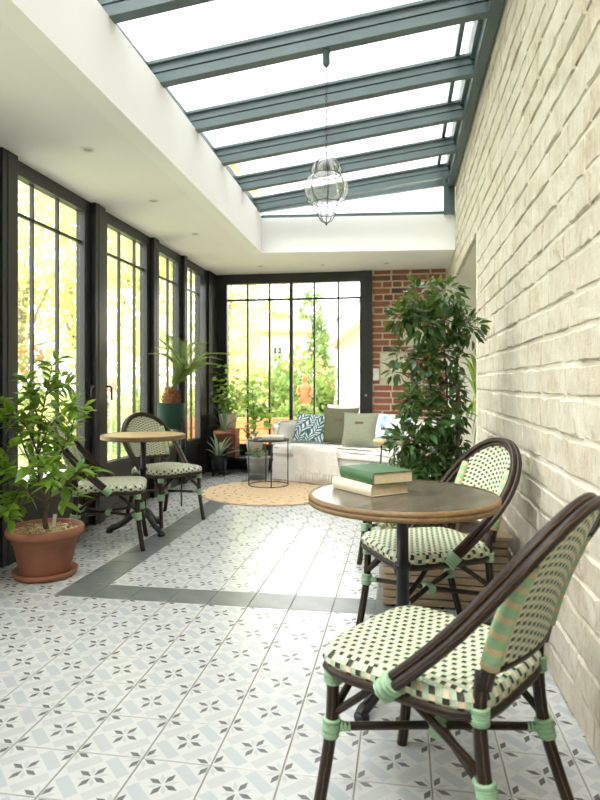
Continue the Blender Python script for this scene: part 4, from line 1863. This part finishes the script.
def soft(name, lo, hi, bev, mat, parent, wob=.0, sub=3, seed=1):
    sz = [hi[k] - lo[k] for k in range(3)]
    mb = rbox(sz, bev, 3, wob, seed, sub)
    return mb.build(name, mat, parent, ((lo[0] + hi[0]) / 2, (lo[1] + hi[1]) / 2, lo[2]))


soft('base', (.0, .02, .035), (SL, SD_, .31), .012, 'white_fabric', sofa, .002)
soft('seat_cushion', (.0, .0, .285), (SL - .2, .64, .435), .045, 'white_fabric', sofa, .004, 4)
soft('backrest', (.0, .61, .28), (SL, .84, .74), .08, 'white_fabric', sofa, .006, 4)
soft('arm', (-.07, .06, .25), (.10, .80, .70), .08, 'white_fabric', sofa, .005, 3)
soft('arm', (SL - .20, .0, .10), (SL + .0, .80, .60), .07, 'white_fabric', sofa, .005, 3)
skirt = MB()
for (a, b2) in (((.0, .012), (SL, .012)), ((SL + .004, .02), (SL + .004, SD_)), ((-.004, .02), (-.004, SD_))):
    n = 40
    L = math.hypot(b2[0] - a[0], b2[1] - a[1])
    nx_, ny_ = (b2[1] - a[1]) / L, -(b2[0] - a[0]) / L
    skirt.grid(lambda u, v: (a[0] + (b2[0] - a[0]) * u + nx_ * (.006 * math.sin(u * 40) * (1 - v)), a[1] + (b2[1] - a[1]) * u + ny_ * (.006 * math.sin(u * 40) * (1 - v)), .02 + v * .2), n, 3)
skirt.build('skirt', 'white_fabric', sofa)
for x in (.08, SL - .08):
    for y in (.08, SD_ - .08):
        MB().lathe([(.018, 0), (.022, .04), (0, .04)], 10, c=(x, y, 0)).build('foot', 'black_metal', sofa)


def cushion(name, label, w, h, t, mat, loc, rx, rz, tab=None, seed=0, group=None):
    o = thing(name, label, 'cushion', loc, rz, group)
    rd = random.Random(seed)
    ph = rd.uniform(0, 6)

    def side(sg):
        def fn(u, v):
            a, b = u * 2 - 1, v * 2 - 1
            puff = (max(0, 1 - abs(a) ** 2.6) * max(0, 1 - abs(b) ** 2.6)) ** .55
            pin = 1 - .07 * (1 - abs(a) ** 2) * abs(b) ** 3
            pin2 = 1 - .07 * (1 - abs(b) ** 2) * abs(a) ** 3
            wr = .004 * math.sin(a * 5 + b * 3 + ph) * puff
            return Vector((a * w / 2 * pin2, sg * (t / 2 * puff) + wr, h / 2 + b * h / 2 * pin))
        return fn
    mb = MB()
    mb.grid(side(-1), 14, 14)
    n0 = len(mb.f)
    mb.grid(side(1), 14, 14)
    for q in range(n0, len(mb.f)):
        mb.f[q] = tuple(reversed(mb.f[q]))
        mb.uv[q] = tuple(reversed(mb.uv[q]))
    c = mb.build('cover', mat, o, None, (rx, 0, 0))
    # piped seam
    pts = []
    for k in range(56):
        s = k / 56 * 4
        e, f = int(s), s - int(s)
        u, v = ((f, 0), (1, f), (1 - f, 1), (0, 1 - f))[e]
        p = side(1)(u, v)
        pts.append((p.x, 0, p.z))
    MB().tube(pts, .004, 6, closed=True).build('piping', mat, o, None, (rx, 0, 0))
    if tab:
        MB().cbox((-.05, -t / 2 - .004, h * .62), (.05, -t / 2 + .012, h * .68), .002).build('leather_tab', 'leather', o, None, (rx, 0, 0))
    return o


def sp_(x, y, z):
    p = S0 + SU * x + SV * y
    return (p.x, p.y, z)


SZ = .437
cushion('cushion', 'teal and white leaf print cushion beside the rounded sofa arm', .44, .36, .12, 'teal_print', sp_(.325, .27, SZ + .02), -.42, srz + .10, None, 1)
cushion('cushion', 'large olive green linen cushion with a leather tab', .46, .42, .13, 'olive_fabric', sp_(.715, .36, SZ + .02), -.20, srz + .10, True, 2)
cushion('cushion', 'sage green linen cushion leaning beside the olive one', .40, .39, .12, 'sage_fabric', sp_(1.06, .25, SZ + .02), -.36, srz + .30, True, 3)
cushion('cushion', 'plain white cushion standing behind the olive cushion', .46, .45, .10, 'white_fabric', sp_(.67, .52, SZ + .02), -.04, srz, None, 4)
cushion('cushion', 'white cushion with a pale blue floral print at the right end of the sofa', .46, .38, .14, 'floral_print', sp_(1.38, .36, SZ + .02), -.34, srz + .05, None, 5)

# throw over the seat and front edge
th = MB()


def thr(u, v):
    # v 0 at the back of the seat .. 1 hanging at the front
    x = .28 + u * .62 + .10 * v + .01 * math.sin(v * 9 + u * 4)
    L = v * .48
    if L < .16:
        y, z = .16 - L, SZ + .008 + .006 * math.sin(u * 17 + v * 6)
    elif L < .22:
        a = (L - .16) / .06 * PI / 2
        y, z = -.018 * math.sin(a), SZ + .008 - .04 * (1 - math.cos(a))
    else:
        y, z = -.022 - .010 * math.sin(u * 19) * (L - .2) * 4, SZ - .03 - (L - .22)
    return Vector((x, y, z))


th.grid(thr, 40, 40)
tho = th.build('blanket', 'throw', None, S0, (0, 0, srz))
throw = thing('knitted_throw', 'ivory knitted throw with a tasselled edge draped over the sofa seat', 'throw', S0, srz)
tho.parent = throw
tho.location = (0, 0, 0)
tho.rotation_euler = (0, 0, 0)
rdx = random.Random(4)
for k in range(26):
    p = thr(k / 25, 1)
    j = Vector((rdx.uniform(-.02, .02), -.008 - rdx.uniform(0, .01), -.085 - rdx.uniform(0, .03)))
    MB().tube([p, p + j * .5 + Vector((0, -.004, 0)), p + j], [.006, .008, .004], 6).build('tassel', 'throw', throw)
# second lap of throw along the right part of the seat
th2 = MB()
th2.grid(lambda u, v: Vector((.88 + u * .50, .02 + v * .12 - u * .01, SZ + .003 + .007 * abs(math.sin(u * 9 + v * 4)) * math.sin(u * PI))), 24, 14)
th2.build('folded_lap', 'throw', throw)

# black wire side table
wt = thing('wire_side_table', 'round black wire side table on the jute rug', 'table', (-1.478, 6.81, 0))
MB().lathe([(0, .518), (.225, .518), (.228, .512), (.232, .512), (.232, .532), (.228, .532), (.226, .524), (0, .524)], 40).build('table_top', 'black_metal', wt)
for k in range(4):
    a = math.radians(20) + k * PI / 2
    MB().tube([(.222 * math.cos(a), .222 * math.sin(a), .015 if True else 0), (.222 * math.cos(a), .222 * math.sin(a), .515)], .006, 8).build('leg', 'black_metal', wt)
MB().tube([(.222 * math.cos(k * PI / 16), .222 * math.sin(k * PI / 16), .018) for k in range(32)], .005, 6, closed=True).build('floor_ring', 'black_metal', wt)
make_book('book', 'white book with dark edges lying on the black wire table', (.24, .17, .045), (-1.42, 6.80, .5265), .15, 'white_cover')
q = Vector((-1.62, 6.78, .5265))
dq = -SY_ * q.x + CY_ * q.y
rds = random.Random(17)
tips = [((.07 * math.cos(a), .07 * math.sin(a), .05 + .05 * rds.random()), .11) for a in [k * .7 for k in range(9)]]
strappy('succulent', 'tiny pale succulent in a low dish on the black wire table', q, lambda t: MB().lathe([(0, 0), (.035, 0), (.045, .03), (.038, .03), (0, .026)], 18).build('dish', 'cream_pot', t), tips, 'aloe_leaf', .018, .03, n=5)

# wood side table before the right arm of the sofa
wt2 = thing('wood_side_table', 'small round wooden side table with black legs in front of the brick wall', 'table', (-.06, 6.02, 0))
MB().lathe([(0, .575), (.205, .575), (.215, .582), (.215, .605), (.207, .612), (0, .612)], 40).build('table_top', 'tan_top', wt2)
for k in range(3):
    a = k * 2 * PI / 3 + .5
    MB().tube([(.15 * math.cos(a), .15 * math.sin(a), .578), (.19 * math.cos(a), .19 * math.sin(a), 0)], .008, 8).build('leg', 'black_metal', wt2)
q = Vector((-.04, 6.02, .613))
leafy('table_plant', 'small dark leafy sprig in a black dish on the wooden side table', 'plant', q, lambda t: MB().lathe([(0, 0), (.10, 0), (.12, .03), (.11, .03), (0, .02)], 20).build('dish', 'black_pot', t),
      [[(0, 0, .02), (x * .5, y * .5, .08), (x, y, .09)] for (x, y) in ((-.14, 0), (-.08, -.08), (.06, -.1), (.12, .02), (0, .1))], 'ficus_leaf', .05, .025, 2, 22)

# ================================================================== LANTERN
LX, LY = -.452, 3.745
lan = thing('glass_lantern', 'clear seeded glass lantern in a wire cage hanging on a chain from the skylight', 'lamp', (LX, LY, 0))
zr = roof_z(LX, 3.055)
MB().lathe([(0, zr), (.028, zr), (.028, zr - .012), (.022, zr - .015), (.022, zr - .085), (.012, zr - .10), (0, zr - .10)], 20).build('ceiling_cap', 'rafter', lan)
dl = -SY_ * LX + CY_ * LY
zp = lambda y: H - (y - HY) * dl / F_PX
pxm = dl / F_PX
ch = MB()
z = zr - .098
ztop = zp(158)
k = 0
while z > ztop:
    pts = []
    for a in range(10):
        t = a / 10 * 2 * PI
        x = .0075 * math.cos(t)
        zz2 = z - .015 + .016 * math.sin(t)
        pts.append((x, 0, zz2) if k % 2 else (0, x, zz2))
    ch.tube(pts, .0022, 5, closed=True)
    z -= .026
    k += 1
ch.build('chain', 'wire', lan)
gp = [(9, 160), (13, 166), (15, 171), (14, 175), (19, 180), (21.5, 188), (21, 194), (18, 200), (13.5, 203), (14, 206), (13, 210), (9, 213), (8, 215), (7.5, 217), (5, 221), (1, 223)]
gp = [(max(r, .5) * pxm, zp(y)) for r, y in gp]
gp = gp[::-1]
lob = MB()
def lobe(u, v):
    q = v * (len(gp) - 1)
    i0 = min(int(q), len(gp) - 2)
    r = gp[i0][0] + (gp[i0 + 1][0] - gp[i0][0]) * (q - i0)
    zz4 = gp[i0][1] + (gp[i0 + 1][1] - gp[i0][1]) * (q - i0)
    a = u * 2 * PI + .2
    r *= .95 + .10 * abs(math.sin(4 * (a - .2)))
    return Vector((r * math.cos(a), r * math.sin(a), zz4))
lob.grid(lobe, 64, 30)
lob.build('glass_body', 'lantern_glass', lan)
nw = 8
for k in range(nw):
    a = 2 * PI * k / nw + .2
    MB().tube([((r + .002) * math.cos(a), (r + .002) * math.sin(a), z_) for r, z_ in gp], .0024, 5).build('cage_wire', 'wire', lan)
for yy, r in ((175, 14.5), (203, 14), (214, 8.5)):
    cg = MB()
    cg.tube([(r * pxm * math.cos(q * PI / 16), r * pxm * math.sin(q * PI / 16), zp(yy)) for q in range(32)], .003, 5, closed=True)
    cg.build('cage_ring', 'wire', lan)
for k in range(8):
    a = 2 * PI * k / 8 + .2
    mb = MB()
    pts = [(r * pxm * math.cos(a), r * pxm * math.sin(a), zp(yy)) for r, yy in ((4, 158), (9, 161), (14.5, 166), (16, 171), (14, 174))]
    mb.tube(catmull(pts, 3), .0025, 5)
    mb.build('crown_wire', 'wire', lan)
MB().lathe([(0, zp(170)), (.022, zp(170)), (.022, zp(163)), (.01, zp(160)), (0, zp(158))], 14).build('lamp_holder', 'wire', lan)
MB().lathe([(0, zp(226)), (.006, zp(224.5)), (.006, zp(222.5)), (0, zp(222))], 10).build('finial', 'black_metal', lan)

# ================================================================== GARDEN
gd = MB()
gd.box((-60, -20, -.5), (40, 80, -.14))
struct(gd.build('ground', 'lawn'), 'green lawn around the glazed room')
gd = MB()
gd.box((-5.2, -5, -.14), (-2.6, 9.5, -.10))
gd.box((-5.2, 8.36, -.14), (3, 9.6, -.10))
struct(gd.build('ground_terrace', 'gravel'), 'pale gravel terrace along the glazing')
gd = MB()
gd.box((-30, 16.5, -.14), (-7, 18, -.12))
struct(gd.build('ground_path', 'gravel'), 'pale path crossing the lawn')


def leaf_cloud(mb, c, rad, n, size, rd, flat=1.0):
    for k in range(n):
        v = Vector((rd.gauss(0, 1), rd.gauss(0, 1), rd.gauss(0, 1) * flat)).normalized()
        p = Vector(c) + Vector((v.x * rad[0], v.y * rad[1], v.z * rad[2])) * rd.uniform(.35, 1) ** .5
        s = size * rd.uniform(.6, 1.3)
        dv = (v + Vector((rd.uniform(-1, 1), rd.uniform(-1, 1), rd.uniform(-1, .6)))).normalized()
        m = orient(p, dv, roll=rd.uniform(-1.5, 1.5))
        b = len(mb.v)
        for q in ((0, 0, 0), (.3, .5, .05), (0, 1, 0), (-.3, .5, .05)):
            mb.v.append(m @ (Vector(q) * s))
        mb.face((b, b + 1, b + 2, b + 3))


def tree(name, label, loc, clouds, trunk_h, mat, n, size, seed, cat='tree', r=.075, group=None):
    rd = random.Random(seed)
    t = thing(name, label, cat, loc, 0, group)
    tm = MB()
    tm.tube([(0, 0, -.1), (.05, .03, trunk_h * .5), (0, 0, trunk_h)], [r, r * .8, r * .6], 8)
    fm = MB()
    tot = sum(c[3] * c[4] * c[5] for c in clouds)
    for c in clouds:
        cc = Vector(c[:3])
        if cc.z > trunk_h * .8:
            tm.tube(bez((0, 0, trunk_h * .8), (cc.x * .4, cc.y * .4, (trunk_h + cc.z) / 2), cc, 5), [r * .5, r * .45, r * .4, r * .3, r * .2, r * .1], 6)
        leaf_cloud(fm, cc, c[3:6], int(n * c[3] * c[4] * c[5] / tot), size, rd)
    tm.build('trunk', 'pale_bark', t)
    tag(fm.build('foliage', mat, t), kind='stuff')
    return t


G = 'garden trees beyond the glazing'
rdg = random.Random(40)


def crown_clouds(z0, z1, rad, k, seed):
    rd = random.Random(seed)
    out = []
    for q in range(k):
        z = z0 + (z1 - z0) * (q + .5) / k
        a = rd.uniform(0, 2 * PI)
        o = rad * .45 * rd.uniform(.3, 1)
        rr = rad * rd.uniform(.5, .75)
        out.append((o * math.cos(a), o * math.sin(a), z, rr, rr, rr * .7))
    return out


def dirpt(px, dist):
    p = at(px, HY, dist)
    return (p.x, p.y, -.14)


tree('garden_tree', 'tall pale yellow green tree behind the potted tree outside the first glass door', dirpt(22, 13), crown_clouds(1.9, 7.2, 2.4, 9, 1), 2.4, 'garden_leaf', 5200, .15, 1)
tree('garden_tree', 'broad yellow leaved tree seen through the first glass door beside its right stile', dirpt(75, 15.5), crown_clouds(2.0, 7.5, 2.5, 9, 2), 2.6, 'yellow_leaf', 5000, .16, 2)
tree('garden_tree', 'tall yellow green tree outside the glass door behind the small table', dirpt(118, 19), crown_clouds(3.2, 9, 2.6, 9, 3), 3.2, 'yellow_leaf', 4600, .19, 3)
tree('garden_tree', 'light green tree outside between the second glass door and the palm window', dirpt(150, 22), crown_clouds(2.6, 8.0, 2.6, 8, 4), 3, 'garden_leaf', 3600, .21, 4)
tree('garden_tree', 'yellow green tree behind the palm, outside the narrow window', dirpt(182, 19), crown_clouds(1.6, 7.4, 2.0, 8, 5), 2.4, 'garden_leaf', 3600, .18, 5)
tree('garden_tree', 'tall yellow tree at the left edge of the garden window', dirpt(231, 15), crown_clouds(1.6, 6.6, 1.1, 8, 6), 2.0, 'yellow_leaf', 3000, .15, 6)
tree('garden_tree', 'rounded light green tree behind the garden shed', dirpt(268, 30), crown_clouds(2.4, 5.6, 2.6, 6, 7), 2.4, 'garden_leaf', 3000, .26, 7)
tree('garden_tree', 'dark green conifer shaped tree beside the neighbouring roof', dirpt(311, 27), [(0, 0, 1.5, 1.0, 1.0, 1.3), (0, 0, 3, .8, .8, 1.2), (0, 0, 4.4, .5, .5, 1.0)], 2.0, 'deep_leaf', 3000, .24, 8)


def bush(label, px, dist, w, h, mat, n, seed, size=.13, z0=-.14):
    p = dirpt(px, dist)
    rd = random.Random(seed)
    t = thing('garden_shrub', label, 'shrub', (p[0], p[1], z0), 0, 'garden shrubs')
    fm = MB()
    for k in range(7):
        a = rd.uniform(0, 2 * PI)
        o = w * .5 * rd.uniform(0, 1)
        leaf_cloud(fm, (o * math.cos(a), o * math.sin(a), h * rd.uniform(.3, .75)), (w * .45, w * .45, h * .35), n // 7, size, rd)
    sm = MB()
    for k in range(5):
        a = k * 1.25
        sm.tube([(.05 * math.cos(a), .05 * math.sin(a), -.05), (w * .3 * math.cos(a), w * .3 * math.sin(a), h * .7)], [.02, .008], 6)
    sm.build('stems', 'bark', t)
    tag(fm.build('foliage', mat, t), kind='stuff')
    return t


bush('pale green shrub on the lawn outside the first glass door', 30, 11, 1.6, 1.1, 'garden_leaf', 1500, 1)
bush('low light green shrub outside behind the woven chair', 128, 13.5, 1.6, 1.5, 'bush_leaf', 1400, 2)
bush('olive green shrub outside beside the second glass door stile', 143, 12, 1.0, 1.0, 'garden_leaf', 900, 3)
bush('yellow green shrub outside the palm window', 180, 13, 1.6, 1.4, 'garden_leaf', 1200, 4)
bush('airy yellow green shrub behind the climber in the garden window', 236, 12, 1.5, 1.75, 'garden_leaf', 1800, 5)
bush('feathery green shrub left of the garden shed window', 258, 12.5, 1.3, 1.55, 'bush_leaf', 1600, 6)
bush('tall feathery green shrub in front of the garden shed', 287, 12.8, 1.4, 1.9, 'bush_leaf', 1800, 7)
bush('low mixed green shrub at the foot of the orange statue', 298, 10.2, .55, .38, 'bush_leaf', 700, 8, .09, .46)
bush('rosy flowering shrub between the statue and the white wing', 319, 13.0, .75, 1.9, 'pink_leaf', 700, 9)
bush('dense green shrub against the white wing', 321, 11.4, .5, 1.45, 'bush_leaf', 1300, 10)

# timber edging of the raised bed
bed = thing('raised_bed', 'low orange timber edging of the raised garden bed', 'planter', (0, 0, 0))
for k in range(4):
    MB().cbox((-3.6, 9.62, -.12 + k * .185), (-1.05, 9.70, .055 + k * .185), .008).build('plank', 'orange_wood', bed)
for x in (-3.5, -2.7, -2.0, -1.15):
    MB().box((x, 9.70, -.14), (x + .07, 9.76, .60)).build('post', 'orange_wood', bed)
bs = MB()
bs.box((-3.6, 9.76, -.14), (-1.05, 10.7, .45))
bs.build('soil', 'dark_soil', bed)

# terracotta statue
dS = 10.4
sp0 = at(305, HY, dS)
zs0 = H - (408 - HY) * dS / F_PX
stt = thing('garden_statue', 'orange terracotta standing figure among the garden shrubs', 'statue', (sp0.x, sp0.y, .453))
kz = dS / F_PX
b0 = zs0 - .45
prof = [(0, b0), (7, b0), (7, b0 + 2 * kz), (5.0, b0 + 3 * kz), (6.2, b0 + 8 * kz), (4.6, b0 + 15 * kz), (5.4, b0 + 20 * kz), (4.2, b0 + 23 * kz), (1.6, b0 + 25 * kz), (1.7, b0 + 26 * kz), (2.7, b0 + 28 * kz), (2.6, b0 + 31 * kz), (1.2, b0 + 33 * kz), (0, b0 + 33.3 * kz)]
MB().lathe([(r * kz, z_) for r, z_ in prof], 18).build('figure', 'statue', stt)
mb = MB()
for s in (-1, 1):
    mb.tube(catmull([(s * 4.5 * kz, 0, b0 + 22 * kz), (s * 7.5 * kz, -.02, b0 + 17 * kz), (s * 5.2 * kz, -.06, b0 + 12 * kz)], 4), .024, 8)
mb.build('arms', 'statue', stt)
MB().lathe([(0, 0), (.16, 0), (.14, b0), (0, b0)], 14).build('plinth', 'bark', stt)

# garden shed
ds = 21.0
a = at(251, HY, ds)
shed = thing('garden_shed', 'pale rendered garden shed with a small window and low clay roof', 'building', (a.x, a.y, -.14), YAW)
wS = 56 * ds / F_PX
hS = H + (384 - 333) * ds / F_PX + .14
MB().box((0, 0, 0), (wS, 2.4, hS)).build('wall', 'shed_render', shed)
MB().hexa([(-.15, -.2, hS), (wS + .15, -.2, hS), (wS + .15, 2.6, hS), (-.15, 2.6, hS), (-.15, -.2, hS + .1), (wS + .15, -.2, hS + .1), (wS + .15, 2.6, hS + .75), (-.15, 2.6, hS + .75)]).build('roof', 'roof_tile', shed)
wx, wz = 22 * ds / F_PX, H - (362 - HY) * ds / F_PX + .14
ww, wh = 9 * ds / F_PX, 15 * ds / F_PX
win = MB().box((wx - .06, -.05, wz - .06), (wx + ww + .06, .0, wz + wh + .06)).build('window', 'white_plastic', shed)
for i in (0, 1):
    for j in (0, 1):
        MB().box((wx + i * ww / 2 + .02, -.06, wz + j * wh / 2 + .02), (wx + (i + 1) * ww / 2 - .02, -.05, wz + (j + 1) * wh / 2 - .02)).build('pane', 'dark_pane', win)
# small brick chimney-like outbuilding to its left
ob = at(243, HY, 26)
t = thing('brick_outbuilding', 'distant brick outbuilding left of the garden shed', 'building', (ob.x, ob.y, -.14), YAW)
MB().box((0, 0, 0), (1.6, 2, 3.55)).build('wall', simple('dull_brick', (.42, .22, .15), .9, 0, .2, 6), t)
MB().box((-.15, -.15, 3.55), (1.75, 2.1, 3.68)).build('roof', 'slate_roof', t)

# white wing of the house at the right of the garden window
dh = 11.0
e0 = at(337, HY, dh)
wing = thing('house_wing', 'cream rendered house wing with a sloping boarded eave beyond the garden window', 'building', (e0.x, e0.y, -.14), 0)
hw = H - (345 - HY) * dh / F_PX + .14
MB().hexa([(0, 0, 0), (4, 0, 0), (4, 5, 0), (0, 5, 0), (0, 0, hw), (4, 0, hw + 3.28), (4, 5, hw + 3.28), (0, 5, hw)]).build('wall', 'render', wing)
def slab(x0, y0, a, b, name, mat):
    def zz3(x):
        return hw + .82 * x
    MB().hexa([(x0, y0, zz3(x0) + a), (4, y0, zz3(4) + a), (4, 5.2, zz3(4) + a), (x0, 5.2, zz3(x0) + a), (x0, y0, zz3(x0) + b), (4, y0, zz3(4) + b), (4, 5.2, zz3(4) + b), (x0, 5.2, zz3(x0) + b)]).build(name, mat, wing)


slab(-.05, -.35, -.02, .05, 'soffit', 'soffit_wood')
slab(-.09, -.38, .05, .34, 'fascia', 'upstand')
slab(-.05, -.36, .36, .42, 'roof', 'slate_roof')
# neighbouring gable in the distance, between conifer and wing
gq = at(318, HY, 38)
t = thing('neighbour_house', 'distant cream house gable behind the dark conifer', 'building', (gq.x, gq.y, -.14), YAW)
MB().hexa([(0, 0, 0), (5, 0, 0), (5, 6, 0), (0, 6, 0), (0, 0, 4.0), (5, 0, 6.4), (5, 6, 6.4), (0, 6, 4.0)]).build('wall', 'render', t)
MB().hexa([(-.5, -.4, 3.8), (5, -.4, 6.4), (5, 6.4, 6.4), (-.5, 6.4, 3.8), (-.5, -.4, 3.95), (5, -.4, 6.55), (5, 6.4, 6.55), (-.5, 6.4, 3.95)]).build('roof', 'roof_tile', t)

# red things on the lawn
M['red_flower'] = leaf_mat('red_flower', (.50, .06, .03), (.75, .16, .08), .6, .3)
rp = dirpt(30, 9.2)
t = thing('red_flower_shrub', 'tall shrub with red blossoms outside the first glass door', 'shrub', rp)
MB().tube([(0, 0, -.05), (.03, 0, 1.4)], [.03, .015], 6).build('stem', 'pale_bark', t)
fm = MB()
leaf_cloud(fm, (0, 0, 1.35), (.32, .32, .4), 260, .10, random.Random(3))
fm.build('foliage', 'bush_leaf', t)
fm = MB()
leaf_cloud(fm, (0, 0, 1.66), (.22, .22, .2), 110, .08, random.Random(5))
fm.build('blossoms', 'red_flower', t)
rp = at(111, HY, 10.5)
t = thing('garden_parasol', 'closed red and white parasol standing on the lawn by the second glass door', 'parasol', (rp.x, rp.y, -.14))
MB().tube([(0, 0, 0), (0, 0, 1.9)], .02, 8).build('pole', 'white_plastic', t)
MB().lathe([(.03, 1.15), (.09, 1.2), (.07, 1.42)], 14).build('red_canopy_hem', 'red_paint', t)
MB().lathe([(.07, 1.42), (.05, 1.75), (.015, 1.95)], 14).build('canopy', 'upstand', t)
